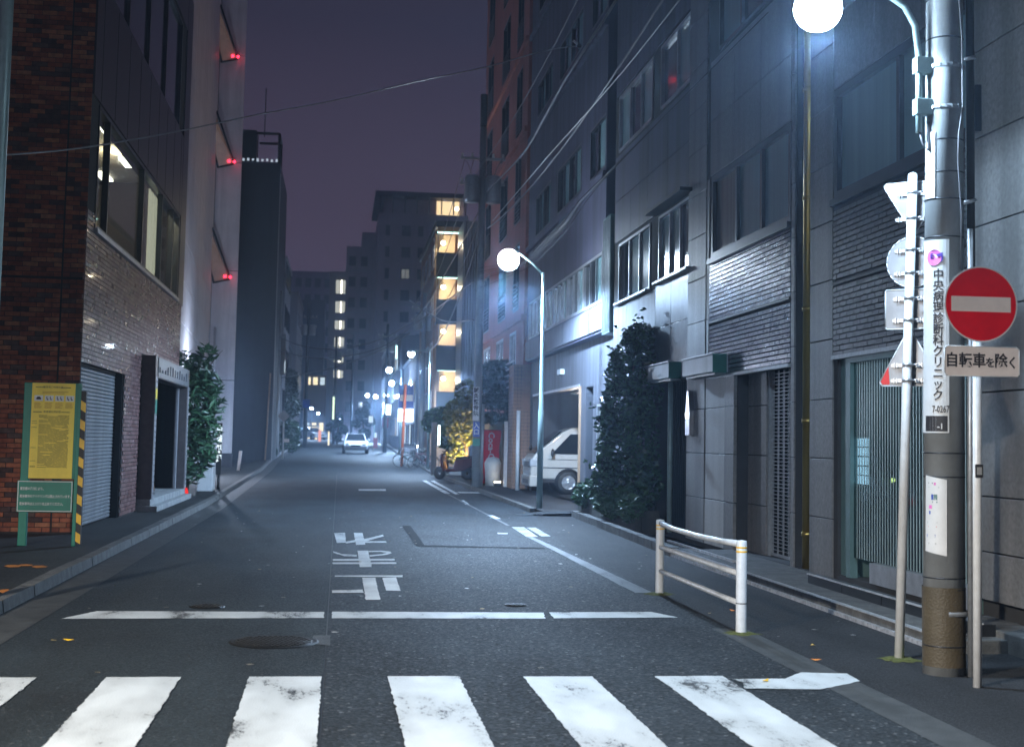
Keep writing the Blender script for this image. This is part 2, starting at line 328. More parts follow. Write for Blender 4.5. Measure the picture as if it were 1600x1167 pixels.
M['pane'] = mat('pane', (.018, .024, .032), .08, var=.3, scale=.8, spec=.7)
M['pane_curtain'] = mat('pane_curtain', (.24, .38, .40), .14, var=.12, scale=1., spec=.6, stretch=(1, 9, .15))
M['pane_blind'] = mat('pane_blind', (.20, .21, .19), .15, var=.2, scale=1., spec=.6, stretch=(1, 8, .2))
M['glass'] = glassm('glass', (.92, .97, .97), .02, .4)
M['glass_dark'] = glassm('glass_dark', (.6, .75, .75), .03, .8)
M['rib'] = mat('rib', (.42, .54, .53), .25, metal=.3, var=.15)
M['teal'] = mat('teal', (.13, .22, .22), .4, metal=.2, var=.15, dirt=.3)
M['awning'] = mat('awning', (.36, .42, .44), .35, var=.12, scale=5, dirt=.5)
M['awning_green'] = mat('awning_green', (.01, .15, .12), .35)
M['sign_green'] = mat('sign_green', (.0, .19, .13), .45, var=.12, scale=8, dirt=.25)
M['sign_yellow'] = mat('sign_yellow', (.92, .68, .06), .45, var=.1, scale=3, dirt=.2)
M['yellow'] = mat('yellow', (.85, .50, .02), .4, dirt=.3)
M['white'] = mat('white', (.66, .67, .67), .45, var=.08, scale=8, dirt=.15)
M['sign_white'] = mat('sign_white', (.82, .74, .70), .38, var=.08, scale=8, dirt=.15)
M['red'] = mat('red', (.72, .004, .014), .5, var=.12, scale=6, spec=.12)
M['red_print'] = mat('red_print', (.6, .02, .02), .5)
M['ink'] = mat('ink', (.02, .018, .02), .6)
M['faint_ink'] = mat('faint_ink', (.22, .18, .03), .6)
M['brown_ink'] = mat('brown_ink', (.42, .20, .03), .6)
M['blue'] = mat('blue', (.02, .07, .38), .4)
M['purple'] = mat('purple', (.06, .03, .30), .5)
M['pink'] = mat('pink', (.65, .16, .45), .5)
M['sheet_brown'] = mat('sheet_brown', (.075, .06, .036), .6, var=.2, bump=.5, bscale=60)
M['cable'] = mat('cable', (.10, .10, .11), .4)
M['cable_dull'] = mat('cable_dull', (.03, .03, .033), .8, spec=.12)
M['cable_lit_tone'] = mat('cable_lit_tone', (.35, .36, .38), .35, metal=.2)  # paler cable colour, lamp light on the wire put into the tone
M['iron'] = mat('iron', (.015, .015, .015), .5, metal=.6, var=.3, scale=30, bump=.6, bscale=100)
M['leaf'] = pieces('leaf', [(.035, .09, .045), (.055, .125, .06), (.022, .062, .035), (.065, .145, .065)], .2, .07, .1, .6)
M['leaf_yellow'] = pieces('leaf_yellow', [(.13, .15, .03), (.09, .12, .025), (.17, .17, .04)], .5, .1, .1)
M['leaf_dark'] = pieces('leaf_dark', [(.012, .035, .018), (.02, .05, .025), (.01, .028, .015)], .45, .1, .1)
M['leaf_bamboo'] = pieces('leaf_bamboo', [(.045, .125, .055), (.028, .085, .042), (.065, .16, .07)], .4, .1, .1)
M['leaf_bush'] = pieces('leaf_bush', [(.05, .13, .04), (.03, .08, .03), (.07, .16, .05)], .45, .1, .1)
M['stone_warm'] = mat('stone_warm', (.52, .42, .28), .7, var=.15, scale=2)
M['lit_dim2'] = glow('lit_dim2', (.6, .62, .6), .22)
M['lit_stair'] = glow('lit_stair', (.85, .85, .75), .55)
M['orange_tile2'] = mat('orange_tile2', (.55, .13, .05), .5)
M['bark'] = mat('bark', (.11, .08, .055), .85, var=.4, scale=14, bump=.8, bscale=40, stretch=(1, 1, .3))
M['van_paint'] = mat('van_paint', (.55, .52, .47), .28, var=.05, scale=2, coat=.6, dirt=.15)
M['car_white'] = mat('car_white', (.65, .67, .70), .28, coat=.6, var=.05)
M['car_glass'] = mat('car_glass', (.012, .016, .02), .06, spec=.8)
M['car_trim'] = mat('car_trim', (.03, .03, .033), .5)
M['lens'] = mat('lens', (.6, .62, .65), .12, metal=.3)
M['wood_post'] = mat('wood_post', (.40, .25, .15), .55, var=.25, scale=8, dirt=.3)
M['glare_globe'] = glow('glare_globe', (.60, .80, 1.), 95)
M['lamp_far'] = glow('lamp_far', (.66, .82, 1.), 110)
M['warm'] = glow('warm', (1., .86, .6), 12)
M['warm_soft'] = glow('warm_soft', (1., .72, .40), 1.2)
M['white_lit'] = glow('white_lit', (.80, .95, 1.), 4)
M['lit_sign'] = glow('lit_sign', (.75, .9, 1.), 1.1)
M['added_lamp_glow'] = glow('added_lamp_glow', (.8, .9, 1.), 12)
M['teal_tube'] = glow('teal_tube', (.55, 1., .92), 3.)
M['red_led'] = glow('red_led', (1., .02, .05), 6)
M['ceil_light'] = glow('ceil_light', (1., .93, .75), 5)
M['screen'] = glow('screen', (.62, .76, 1.), 3.2)
M['curtain_glow'] = mat('curtain_glow', (.62, .60, .48), .8, var=.08, stretch=(6, 6, .1), emit=(1., .93, .66), es=.42)  # curtain emits by itself, in place of room light shining through
M['room'] = mat('room', (.28, .26, .24), .8)

def point(name, loc, power, col=(.78, .89, 1.), r=.1, parent=None):
    l = bpy.data.lights.new(name, 'POINT'); l.energy = power; l.color = col; l.shadow_soft_size = r
    o = bpy.data.objects.new(name, l); C.objects.link(o); o.location = loc
    if parent: o.parent = parent
    return o
def street(name, loc, power, col=(.47, .69, 1.), r=.14, ang=168, blend=.35):
    o = spot(name, loc, (loc[0], loc[1]+.0001, loc[2]-5), power, col, ang, r); o.data.spot_blend = blend; return o
def spot(name, loc, target, power, col, ang=70, r=.05):
    l = bpy.data.lights.new(name, 'SPOT'); l.energy = power; l.color = col; l.spot_size = radians(ang); l.spot_blend = .6; l.shadow_soft_size = r
    o = bpy.data.objects.new(name, l); C.objects.link(o); o.location = loc
    o.rotation_euler = (Vector(target)-Vector(loc)).to_track_quat('-Z', 'Y').to_euler(); return o

# lettering: text laid out by the built-in font, turned into a mesh and placed
def letters(s, size, m, parent, origin, right, up, name='lettering', align='CENTER', depth=.001, bold=0., vertical=False, sx=1., gap=1.05, kern=1.):
    cu = bpy.data.curves.new(name, 'FONT'); cu.body = '\n'.join(s) if vertical else s; cu.size = size; cu.align_x = align; cu.align_y = 'CENTER'
    cu.offset = bold; cu.extrude = depth; cu.space_line = gap; cu.resolution_u = 2; cu.space_character = kern
    t = bpy.data.objects.new(name, cu); C.objects.link(t)
    dg = bpy.context.evaluated_depsgraph_get(); me = bpy.data.meshes.new_from_object(t.evaluated_get(dg)); bpy.data.objects.remove(t); bpy.data.curves.remove(cu)
    right = Vector(right).normalized(); up = Vector(up).normalized(); nrm = right.cross(up)
    o = Vector(origin)
    base = WL.get(parent.name, Vector((0,0,0))) if parent else Vector((0,0,0))
    me.transform(Matrix(((right.x*sx, up.x, nrm.x, o.x-base.x), (right.y*sx, up.y, nrm.y, o.y-base.y), (right.z*sx, up.z, nrm.z, o.z-base.z), (0,0,0,1))))
    me.materials.clear(); me.materials.append(m)
    ob = bpy.data.objects.new(name, me); C.objects.link(ob)
    if parent: ob.parent = parent; WL[ob.name] = base
    return ob

def foliage(parent, m, clumps, n, size, name='crown', flat=.5, seed=1, aspect=1.8):
    rnd = random.Random(seed); b = MB(); tot = sum(c[1][0]*c[1][1]*c[1][2] for c in clumps)
    for c, r in clumps:
        k = max(8, int(n*(r[0]*r[1]*r[2])/tot))
        for _ in range(k):
            while True:
                d = Vector((rnd.uniform(-1,1), rnd.uniform(-1,1), rnd.uniform(-1,1)))
                if .25 < d.length < 1: break
            d = d*(d.length**-.35)
            p = Vector(c) + Vector((d.x*r[0], d.y*r[1], d.z*r[2]))
            a = Vector((rnd.gauss(0,1), rnd.gauss(0,1), rnd.gauss(0,flat)))
            a.normalize(); t = Vector((rnd.gauss(0,1), rnd.gauss(0,1), rnd.gauss(0,1)))
            u = a.cross(t).normalized(); s = size*rnd.uniform(.6, 1.3)
            a *= s*aspect*.5; u *= s*.5; k2 = a.cross(u).normalized()*s*.12
            b.add([p-a, p+u*.8-a*.1+k2, p+a, p-u*.8-a*.1+k2], [(0,1,2,3)])
    return b.build(name, m, parent)
def trunk(parent, pts, r0, r1, extra=(), name='trunk'):
    n = len(pts); b = MB(); b.tube(pts, [r0+(r1-r0)*i/(n-1) for i in range(n)], 8)
    for q in extra: b.tube(q, [r1*.9, r1*.35], 6)
    return b.build(name, M['bark'], parent)

# windows on a wall whose face is the plane x = X; out = -1 faces the street from the right side, +1 from the left side
def window_x(parent, X, out, y0, y1, z0, z1, n=1, fm=None, pm=None, fw=.06, dep=.08, name='window', inset=.06):
    fm = fm or M['frame']; pm = pm or M['pane']; b = MB(); xa = X + out*.004; xb = X - out*dep
    b.box(xa, xb, y0, y0+fw, z0, z1); b.box(xa, xb, y1-fw, y1, z0, z1)
    b.box(xa, xb, y0+fw, y1-fw, z0, z0+fw); b.box(xa, xb, y0+fw, y1-fw, z1-fw, z1)
    w_ = (y1-y0-2*fw)/n
    for i in range(1, n): b.box(xa-out*.012, xb, y0+fw+i*w_-fw*.45, y0+fw+i*w_+fw*.45, z0+fw, z1-fw)
    f = b.build(name, fm, parent)
    for i in range(n):
        a = y0+fw+i*w_ + (fw*.45 if i else 0); c = y0+fw+(i+1)*w_ - (fw*.45 if i < n-1 else 0)
        p_ = pm[i % len(pm)] if isinstance(pm, (list, tuple)) else pm
        MB().box(X-out*inset, X-out*(inset+.01), a, c, z0+fw, z1-fw).build('pane', p_, f)
    return f
def window_y(parent, Y, x0, x1, z0, z1, n=1, fm=None, pm=None, fw=.08, dep=.1, name='window'):
    fm = fm or M['frame']; pm = pm or M['pane']; b = MB(); ya = Y-.004; yb = Y+dep
    b.box(x0, x0+fw, ya, yb, z0, z1); b.box(x1-fw, x1, ya, yb, z0, z1); b.box(x0+fw, x1-fw, ya, yb, z0, z0+fw); b.box(x0+fw, x1-fw, ya, yb, z1-fw, z1)
    w_ = (x1-x0-2*fw)/n
    for i in range(1, n): b.box(x0+fw+i*w_-fw*.4, x0+fw+i*w_+fw*.4, ya, yb, z0+fw, z1-fw)
    f = b.build(name, fm, parent)
    for i in range(n):
        a = x0+fw+i*w_+(fw*.4 if i else 0); c = x0+fw+(i+1)*w_-(fw*.4 if i < n-1 else 0)
        MB().box(a, c, Y+.05, Y+.07, z0+fw, z1-fw).build('pane', pm[i % len(pm)] if isinstance(pm, (list, tuple)) else pm, f)
    return f
def wall_x(b, X0, X1, y0, y1, z0, z1, holes):      # wall slab between X0 and X1 with rectangular openings (y0,y1,z0,z1)
    ys = sorted({y0, y1, *[h[0] for h in holes], *[h[1] for h in holes]}); zs = sorted({z0, z1, *[h[2] for h in holes], *[h[3] for h in holes]})
    for i in range(len(ys)-1):
        st = None
        for j in range(len(zs)):
            full = j < len(zs)-1 and not any(h[0]-1e-6 <= ys[i] and ys[i+1] <= h[1]+1e-6 and h[2]-1e-6 <= zs[j] and zs[j+1] <= h[3]+1e-6 for h in holes)
            if full and st is None: st = zs[j]
            if not full and st is not None: b.box(X0, X1, ys[i], ys[i+1], st, zs[j]); st = None
def wall_y(b, Y0, Y1, x0, x1, z0, z1, holes):
    xs = sorted({x0, x1, *[h[0] for h in holes], *[h[1] for h in holes]}); zs = sorted({z0, z1, *[h[2] for h in holes], *[h[3] for h in holes]})
    for i in range(len(xs)-1):
        st = None
        for j in range(len(zs)):
            full = j < len(zs)-1 and not any(h[0]-1e-6 <= xs[i] and xs[i+1] <= h[1]+1e-6 and h[2]-1e-6 <= zs[j] and zs[j+1] <= h[3]+1e-6 for h in holes)
            if full and st is None: st = zs[j]
            if not full and st is not None: b.box(xs[i], xs[i+1], Y0, Y1, st, zs[j]); st = None

# ------------------------------------------------------------------ ground, road, pavements
YS = [-12, 0, 10, 20, 30, 45, 60, 65, 70, 80, 90, 110, 130, 150, 170, 220, 320]
def strip(name, m, xa, xb, y0, y1, z, kind='structure', parent=None, thick=0.):
    fa = xa if callable(xa) else (lambda Y: xa); fb = xb if callable(xb) else (lambda Y: xb)
    ys = [y0] + [Y for Y in YS if y0 < Y < y1] + [y1]; b = MB(); vs = []
    for Y in ys: vs += [(fa(Y), Y, z+gz(Y)), (fb(Y), Y, z+gz(Y))]
    n = len(ys); b.add(vs, [(2*i, 2*i+1, 2*i+3, 2*i+2) for i in range(n-1)])
    if thick:
        v2 = [(v[0], v[1], v[2]-thick) for v in vs]
        b.add(vs + v2, [(2*i, 2*i+2, 2*n+2*i+2, 2*n+2*i) for i in range(n-1)] + [(2*i+1, 2*n+2*i+1, 2*n+2*i+3, 2*i+3) for i in range(n-1)] + [(0, 2*n, 2*n+1, 1), (2*n-2, 2*n-1, 4*n-1, 4*n-2)])
    o = b.build(name, m, parent)
    if kind: o['kind'] = kind
    return o
def kl(Y):      # left kerb line
    return -2.9 if Y < 32 else max(-2.9 - (Y-32)*.0195, -3.9)
b = MB(); ys = [-250] + YS + [900]; vs = []
for Y in ys:
    for X in (-400, -20, 20, 400): vs.append((X, Y, -.06 + gz(Y)))
b.add(vs, [(4*i+j, 4*i+j+1, 4*i+j+5, 4*i+j+4) for i in range(len(ys)-1) for j in range(3)])
b.build('ground', M['ground'], kind='structure')
SEAM = -.05
road = strip('road', M['road_old'], SEAM, lambda Y: 3.45 if Y < 29 else 4.32, -12, 320, 0.)
strip('road_repaved_lane', M['road_new'], lambda Y: kl(Y), SEAM-.012, -12, 320, 0.)
strip('road_seam', M['black'], SEAM-.012, SEAM, -12, 60, -.003)
strip('crossing_street', M['ground'], -60, lambda Y: -2.9, -12, 8.8, -.004)
strip('gutter', M['gutter'], lambda Y: kl(Y)+.02, lambda Y: kl(Y)+.42, 8.8, 100, .004)
strip('pavement', M['walk_l'], lambda Y: -14, lambda Y: kl(Y)-.15, 8.8, 20.9, .09, thick=.12)
strip('pavement', M['walk_l'], lambda Y: -9., lambda Y: kl(Y)-.15, 20.9, 66, .09, thick=.12)
strip('pavement', M['walk_l'], lambda Y: -4.6, lambda Y: kl(Y)-.15, 66, 320, .09, thick=.12)
strip('pavement', M['walk'], 3.45, 5.75, -12, 18.9, -.001)
strip('pavement', M['walk'], lambda Y: 3.45, lambda Y: 4.9 + (Y-18.9)*.035, 18.9, 29, -.001)
strip('pavement', M['walk'], lambda Y: 4.46, 9.2, 29.2, 320, .09, thick=.12)
strip('edge_strip', M['gutter'], 3.28, 3.58, -12, 11.6, .003)
# driveway apron in front of the garage
MB().add([(3.5,29.0,.004),(5.9,29.0,.1),(5.9,29.2,.1),(4.46,29.2,.09)], [(0,1,2,3)]).build('driveway_apron', M['walk'], kind='structure')

def kerb_run(name, pts, m, hgt=.11, wid=.15, ln=.6, lip=.0):
    root = bpy.data.objects.new(name, None); C.objects.link(root); root['kind'] = 'structure'; WL[root.name] = Vector((0,0,0))
    far = MB(); n = 0
    for (p, q) in zip(pts[:-1], pts[1:]):
        p = Vector(p); q = Vector(q); L = (q-p).length; k = max(1, int(L/ln)); d = (q-p)/L; s = Vector((d.y, -d.x, 0))
        for i in range(k):
            a = p + d*(L*i/k + .006); c = p + d*(L*(i+1)/k - .006); mid = (a+c)/2
            z = gz(mid.y) - .05; hh = hgt + .05 + random.uniform(-.004, .004)
            t = far if mid.y > 42 or mid.y < 6 else MB()
            w2 = wid/2; o = s*random.uniform(-.004, .004)
            P = [a-s*w2+o, a+s*w2+o, c+s*w2+o, c-s*w2+o]
            P2 = [a-s*w2+o, a+s*(w2-.02)+o, c+s*(w2-.02)+o, c-s*w2+o]
            t.add([(v.x, v.y, z) for v in P] + [(v.x, v.y, z+hh) for v in P2], [(0,3,2,1),(4,5,6,7),(0,1,5,4),(1,2,6,5),(2,3,7,6),(3,0,4,7)])
            if t is not far: t.build('kerb_stone', m, root)
    if far.v:
        far.build('kerb_stone', m, root, kind='stuff')
    return root
kerb_run('kerb', [(kl(Y)-.075, Y, 0) for Y in (8.8, 20, 32, 50, 68, 84, 120)], M['kerb'])
kerb_run('kerb', [(-12, 8.8, 0), (-2.98, 8.8, 0)], M['kerb'])
kerb_run('kerb', [(4.39, Y, 0) for Y in (30.2, 60, 110)], M['kerb'])
kerb_run('kerb', [(4.82, 19.0, 0), (5.12, 28.9, 0)], M['kerb'], hgt=.13, wid=.17)

# painted marks: sheets a few millimetres above the asphalt
LZ = [.004]
_rr = random.Random(99)
def rag(vs, step=.045, j=.0035):
    out = []
    for i in range(len(vs)):
        p, q = Vector(vs[i]), Vector(vs[(i+1) % len(vs)]); k = max(1, min(60, int((q-p).length/step)))
        for t in range(k):
            c = p.lerp(q, t/k)
            if t: c += Vector((_rr.gauss(0, j), _rr.gauss(0, j), 0))
            out.append(c)
    return out
def mark(pxs, m='white_paint', name='painted_mark', label=None):
    LZ[0] += .0006
    if LZ[0] > .009: LZ[0] = .0046
    vs = [gd(x, y, LZ[0]) if len(q) == 2 else q for q in pxs for x, y in [q[:2]]]
    vs = rag(vs) if vs[0].y < 30 else vs
    o = MB().add(vs, [tuple(range(len(vs)))]).build(name, M[m], road)
    if label: o['label'] = label
    return o
def markw(poly, m='white_paint', name='painted_mark'):
    LZ[0] += .0006
    if LZ[0] > .009: LZ[0] = .0046
    vs = rag([(x, y, LZ[0]+gz(y)) for x, y in poly]); return MB().add(vs, [tuple(range(len(vs)))]).build(name, M[m], road)
markw([(-2.33, 12.1), (-.09, 12.2), (-.09, 12.62), (-2.12, 12.62)], name='stop_line')
markw([(-.02, 12.18), (1.9, 12.2), (1.95, 12.62), (-.02, 12.64)], name='stop_line')
markw([(1.98, 12.22), (3.16, 12.3), (3.0, 12.7), (2.0, 12.64)], name='stop_line')
for i in range(-4, 3):          # zebra crossing bars at the lower edge
    x0 = .37 + .92*i
    markw([(x0+.02, 7.0), (x0+.48, 7.0), (x0+.48, 9.22), (x0, 9.22)], name='crossing_bar')
markw([(2.72, 9.1), (3.1, 9.1), (3.3, 9.35), (3.62, 9.3), (3.6, 9.0), (3.2, 8.7), (2.7, 8.75), (2.75, 8.95)], name='painted_mark')
G = lambda pts: [(440+x/3.4783, 760+y/3.4783) for x, y in pts]
for poly in (
    [(290,482),(658,481),(658,491),(290,489)], [(438,494),(510,494),(536,614),(458,615)], [(547,495),(622,492),(647,566),(568,564)], [(272,563),(441,558),(446,576),(275,577)],
    [(412,348),(470,347),(490,436),(425,437)], [(278,393),(612,391),(616,401),(278,403)], [(278,411),(622,410),(624,420),(278,421)],
    [(280,350),(330,366),(410,370),(410,380),(340,377),(280,359)], [(471,349),(540,347),(590,352),(598,361),(570,370),(480,380),(478,372),(545,366),(572,359),(535,354),(472,355)],
    [(285,252),(345,250),(350,305),(300,306)], [(351,298),(402,289),(404,300),(352,309)], [(392,250),(440,251),(456,315),(404,317)], [(441,286),(550,261),(556,269),(448,300)], [(450,296),(568,296),(571,304),(452,305)]):
    mark(G(poly), 'letter_paint', name='road_lettering')
# double edge line and odd worn marks on the right
K = lambda pts: [(600+x/6.6667, 620+y/6.6667) for x, y in pts]
mark(K([(398,870),(440,870),(690,1005),(630,1005)])); mark(K([(487,874),(525,872),(790,1015),(745,1015)])); mark(K([(755,988),(1000,992),(1000,1003),(790,1000)]))
mark(G([(1250,220),(1318,220),(1392,272),(1330,272)])); mark(G([(1332,222),(1380,222),(1462,270),(1412,270)])); mark(G([(1172,250),(1230,252),(1228,258),(1175,257)]))
mark(G([(1120,156),(1150,156),(1192,175),(1160,175)])); mark(G([(975,75),(990,75),(1020,97),(1000,97)])); mark(G([(418,14),(565,14),(568,23),(420,22)]))
markw([(3.18, 22.6), (3.28, 22.6), (3.4, 14.3), (3.2, 14.3)], 'faded_paint'); markw([(3.2, 40.2), (3.27, 40.2), (3.27, 25.5), (3.2, 25.5)], 'faded_paint')
mark([(440+8*x/8, y) for x, y in ((130, 713), (240, 713), (240, 714), (130, 714))], 'faded_paint')
for a, b_ in (((535, 721), (575, 722.5)), ((575, 734), (640, 735))): mark([(a[0], a[1]), (b_[0], b_[1]-1), (b_[0]+4, b_[1]+.6), (a[0]+3, a[1]+1.4)], 'white_paint')
# marking-out paint on the left pavement corner
def smear(x, y, w_, h, z=.096): return MB().add([gd(x-w_, y, z), gd(x-w_*.4, y+h, z), gd(x+w_*.7, y+h*.7, z), gd(x+w_, y-h*.2, z), gd(x+w_*.3, y-h, z), gd(x-w_*.6, y-h*.8, z)], [(0,1,2,3,4,5)])
pv = [o for o in C.objects if o.name.startswith('pavement')][0]
for x, y, w_, h in ((20, 884, 14, 2), (40, 882.5, 12, 1.5), (62, 885, 13, 2), (8, 923, 11, 3)): smear(x, y, w_, h).build('orange_mark', M['orange_paint'], pv)
WL[pv.name] = Vector((0,0,0))
# dark tarred patch lines on the road
def patch(pxs, name='tar_patch'): return mark(G(pxs), 'tar', name)
M['tar'] = mat('tar', (.010, .010, .011), .85, var=.3, scale=10, spec=.15)
patch([(655,212),(700,212),(780,322),(735,322)]); patch([(780,318),(1430,332),(1432,338),(780,325)])

# ironwork
def disc_cover(name, c, r, label, z=.006):
    root = thing(name, label, 'manhole cover', (c[0], c[1], 0))
    b = MB(); b.lathe((c[0], c[1], z), [(r*.93, .001), (r, .004), (r*1.04, 0), (r*1.06, -.004)], 28); b.build('ring', M['iron'], root)
    b = MB(); b.lathe((c[0], c[1], z), [(0.001, .001), (r*.92, .001), (r*.93, -.006)], 28)
    k = int(r/.045)
    for i in range(-k, k+1):
        for j in range(-k, k+1):
            x = i*.042+(j % 2)*.021; y = j*.042
            if x*x+y*y < (r*.86)**2: b.box(c[0]+x-.012, c[0]+x+.012, c[1]+y-.012, c[1]+y+.012, z+.0005, z+.006)
    b.build('lid', M['iron'], root); return root
disc_cover('manhole_cover', (-.46, 10.8), .33, 'large round iron manhole cover with raised studs in front of the stop line')
disc_cover('valve_cover', (1.76, 13.2), .11, 'small shiny valve cover just behind the right part of the stop line')
disc_cover('manhole_cover', (-1.18, 13.0), .16, 'small dark round cover just behind the left part of the stop line')
MB().add([gd(490, 992, .0042), gd(516, 992, .0042), gd(516, 1008, .0042), gd(484, 1005, .0042)], [(0,3,2,1)]).build('concrete_patch', M['gutter'], road)
# fallen leaves and specks
b = MB(); rnd = random.Random(3)
for _ in range(150):
    x = rnd.uniform(-2.8, 4.6); y = rnd.uniform(9, 30)**1.0; s = rnd.uniform(.012, .035); a = rnd.uniform(0, pi); z = .011
    b.add([(x+s*cos(a+q), y+s*sin(a+q)*rnd.uniform(.5,1), z+rnd.uniform(0,.008)) for q in (0, 1.4, 3, 4.6)], [(0,1,2,3)])
o = b.build('litter', pieces('litter', [(.45, .43, .40), (.30, .20, .05), (.5, .5, .5), (.2, .17, .12)], .5), kind='stuff')
for i, (x, y, lb, m) in enumerate(((107, 1000, 'orange leaf lying left of the crossing', 'yellow'), (1270, 1008, 'yellow leaf lying right of the fence foot', 'yellow'), (1275, 1031, 'orange leaf lying nearer the camera than the fence foot', 'orange_paint'), (1196, 1063, 'yellow leaf at the bottom of the picture below the fence', 'yellow'), (1145, 954, 'tan leaf lying under the fence rails', 'orange_paint'))):
    p = gd(x, y, .012); a = i*1.3; q = MB().add([(p.x+.045*cos(a), p.y+.045*sin(a), .02), (p.x+.02*cos(a+1.6), p.y+.02*sin(a+1.6), .012), (p.x-.045*cos(a), p.y-.045*sin(a), .024), (p.x-.02*cos(a+1.6), p.y-.02*sin(a+1.6), .012)], [(0,1,2,3)]).build('fallen_leaf', M[m]); tag(q, lb, 'leaf', 'leaves lying on the road')

# ------------------------------------------------------------------ left: brick building
BX, BY = -3.9, 20.9
br = thing('brick_building', 'reddish brown brick office with a rolling shutter and a lit band window on the left', 'building', (BX, BY, 0))
BW, BH, BG = .215, .062, .011
bm = MB().box(0, BW, 0, .03, 0, BH); proto = None
face = []      # every brick: (x,y,z, axis)
def rows_front():
    out = []
    def soldier(z): return False
    z = .12
    r = 0
    while z < 11.8:
        off = 0 if r % 2 else (BW+BG)/2
        segs = ((-9.5, -4.24), (-4.21, -3.9))
        if abs(z-3.95) < .2 or abs(z-8.15) < .2:
            pass
        for x0, x1 in segs:
            x = x0 if x0 == -4.21 else x1 - BW*(1 if r % 2 else .5) - 0
            if x0 == -4.21:
                if r % 2: out += [(x0, z, .2), (x0+.211, z, .099)]
                else: out += [(x0, z, .1), (x0+.111, z, .199)]
            else:
                x = x1
                first = BW if r % 2 else BW*.5
                while x > x0:
                    L = first if x == x1 else BW
                    out.append((x-L, z, L)); x -= L+BG
        z += BH+BG
        r += 1
        if 3.9 < z < 3.97 or 8.3 < z < 8.37: z += .03
    return out
fr = rows_front()
joint_z = (3.93,)
fr.sort(key=lambda q: (q[0] < -6.2, abs(q[0]+4.6)*.9 + abs(q[1]-2.6)*.55))
shared = {}
root = br
stuff = MB()
for k, (x, z, L) in enumerate(fr):
    if x < -9.6: continue
    if k < 300:
        key = round(L, 3)
        if key not in shared:
            me = bpy.data.meshes.new('brick'); q = MB().box(0, L, -.014, .02, 0, BH)
            me.from_pydata(q.v, [], q.f); me.materials.append(M['brick']); shared[key] = me
        o = bpy.data.objects.new('brick', shared[key]); C.objects.link(o); o.parent = br
        o.location = (x-BX, -.0+random.uniform(-.003, .001), z)
    else: stuff.box(x, x+L, BY-.014+random.uniform(-.003, .001), BY+.02, z, z+BH)
stuff.build('brick', M['brick'], br, kind='stuff')
# road side face bricks (mauve, the lamp's tint put into their colour): between the shutter head and the window sill, and the piers
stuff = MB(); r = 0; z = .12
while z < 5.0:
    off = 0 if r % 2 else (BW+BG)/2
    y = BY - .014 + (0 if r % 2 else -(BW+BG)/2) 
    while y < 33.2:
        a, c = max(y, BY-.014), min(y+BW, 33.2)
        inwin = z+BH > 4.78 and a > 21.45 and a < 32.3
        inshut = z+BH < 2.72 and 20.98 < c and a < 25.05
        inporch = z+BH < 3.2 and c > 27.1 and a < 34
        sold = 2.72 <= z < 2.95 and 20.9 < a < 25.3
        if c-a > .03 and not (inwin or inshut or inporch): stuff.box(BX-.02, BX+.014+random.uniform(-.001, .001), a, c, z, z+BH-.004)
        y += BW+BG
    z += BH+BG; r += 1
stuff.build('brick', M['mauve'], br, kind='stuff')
b = MB()
wall_x(b, BX-.25, BX, BY, 33.3, 0, 12.2, [(20.98, 25.05, 0, 2.7), (27.1, 33.0, .1, 3.1), (21.5, 32.2, 4.8, 6.75), (21.6, 31.6, 8.7, 11.2)])
wall_y(b, BY+.003, BY+.25, -9.7, BX-.25, 0, 12.2, [])
b.box(-9.7, BX-.25, 33.0, 33.3, 0, 12.2); b.box(-9.7, BX, BY, 33.3, 12.2, 12.5); b.box(-9.7, BX-.25, BY+.25, 33, 3.2, 3.35); b.box(-9.7, BX-.25, BY+.25, 33, 7.9, 8.1)
b.build('wall', M['mortar'], br)
b = MB(); b.box(BX-.02, BX+.03, 20.92, 33.25, 6.78, 8.66); b.box(BX-.02, BX+.03, 20.92, 21.45, 4.8, 6.78) if False else None
b.box(BX-.02, BX+.03, 20.92, 33.25, 11.25, 12.2); b.box(BX-.02, BX+.035, 32.3, 33.28, 4.7, 12.2); b.box(BX-.02, BX+.03, 20.92, 21.55, 8.66, 11.25)
b.build('metal_cladding', mat('cladding', (.045, .04, .045), .35, metal=.3, var=.15), br)
b = MB()
for k in range(9): MB().box(BX+.031, BX+.035, 21.5+k*1.3, 21.515+k*1.3, 6.8, 8.64).build('cladding_joint', M['black'], br)
MB().box(BX-.06, BX+.07, 21.45, 32.25, 4.72, 4.79).build('window_sill', M['alum'], br)
# the band window, its room lights and curtain behind real glass
f = MB(); f.box(BX-.1, BX+.02, 21.5, 21.56, 4.8, 6.75); f.box(BX-.1, BX+.02, 32.14, 32.2, 4.8, 6.75); f.box(BX-.1, BX+.02, 21.56, 32.14, 6.69, 6.75); f.box(BX-.1, BX+.02, 21.56, 32.14, 4.8, 4.86)
divs = [22.5, 26.4, 29.1, 31.0]
for d in divs: f.box(BX-.08, BX+.025, d-.04, d+.04, 4.86, 6.69)
fo = f.build('window', M['frame'], br)
ed = [21.56] + divs + [32.14]
for i in range(len(ed)-1): MB().box(BX-.05, BX-.04, ed[i]+(.04 if i else 0), ed[i+1]-(.04 if i < 4 else 0), 4.86, 6.69).build('pane', M['glass'], fo)
b = MB(); b.box(BX-.15, BX-.14, 28.2, 30.1, 4.88, 6.66)
for k in range(9): b.box(BX-.14, BX-.125-.01*(k % 2), 28.25+k*.2, 28.36+k*.2, 4.88, 6.66)
b.build('curtain', M['curtain_glow'], br)
b = MB(); b.box(-9.5, BX-.3, 21.2, 32.8, 7.6, 7.62); b.box(-9.45, -9.4, 21.2, 32.9, 3.4, 7.6); b.box(-9.5, BX-.3, 21.2, 32.9, 3.36, 3.4)
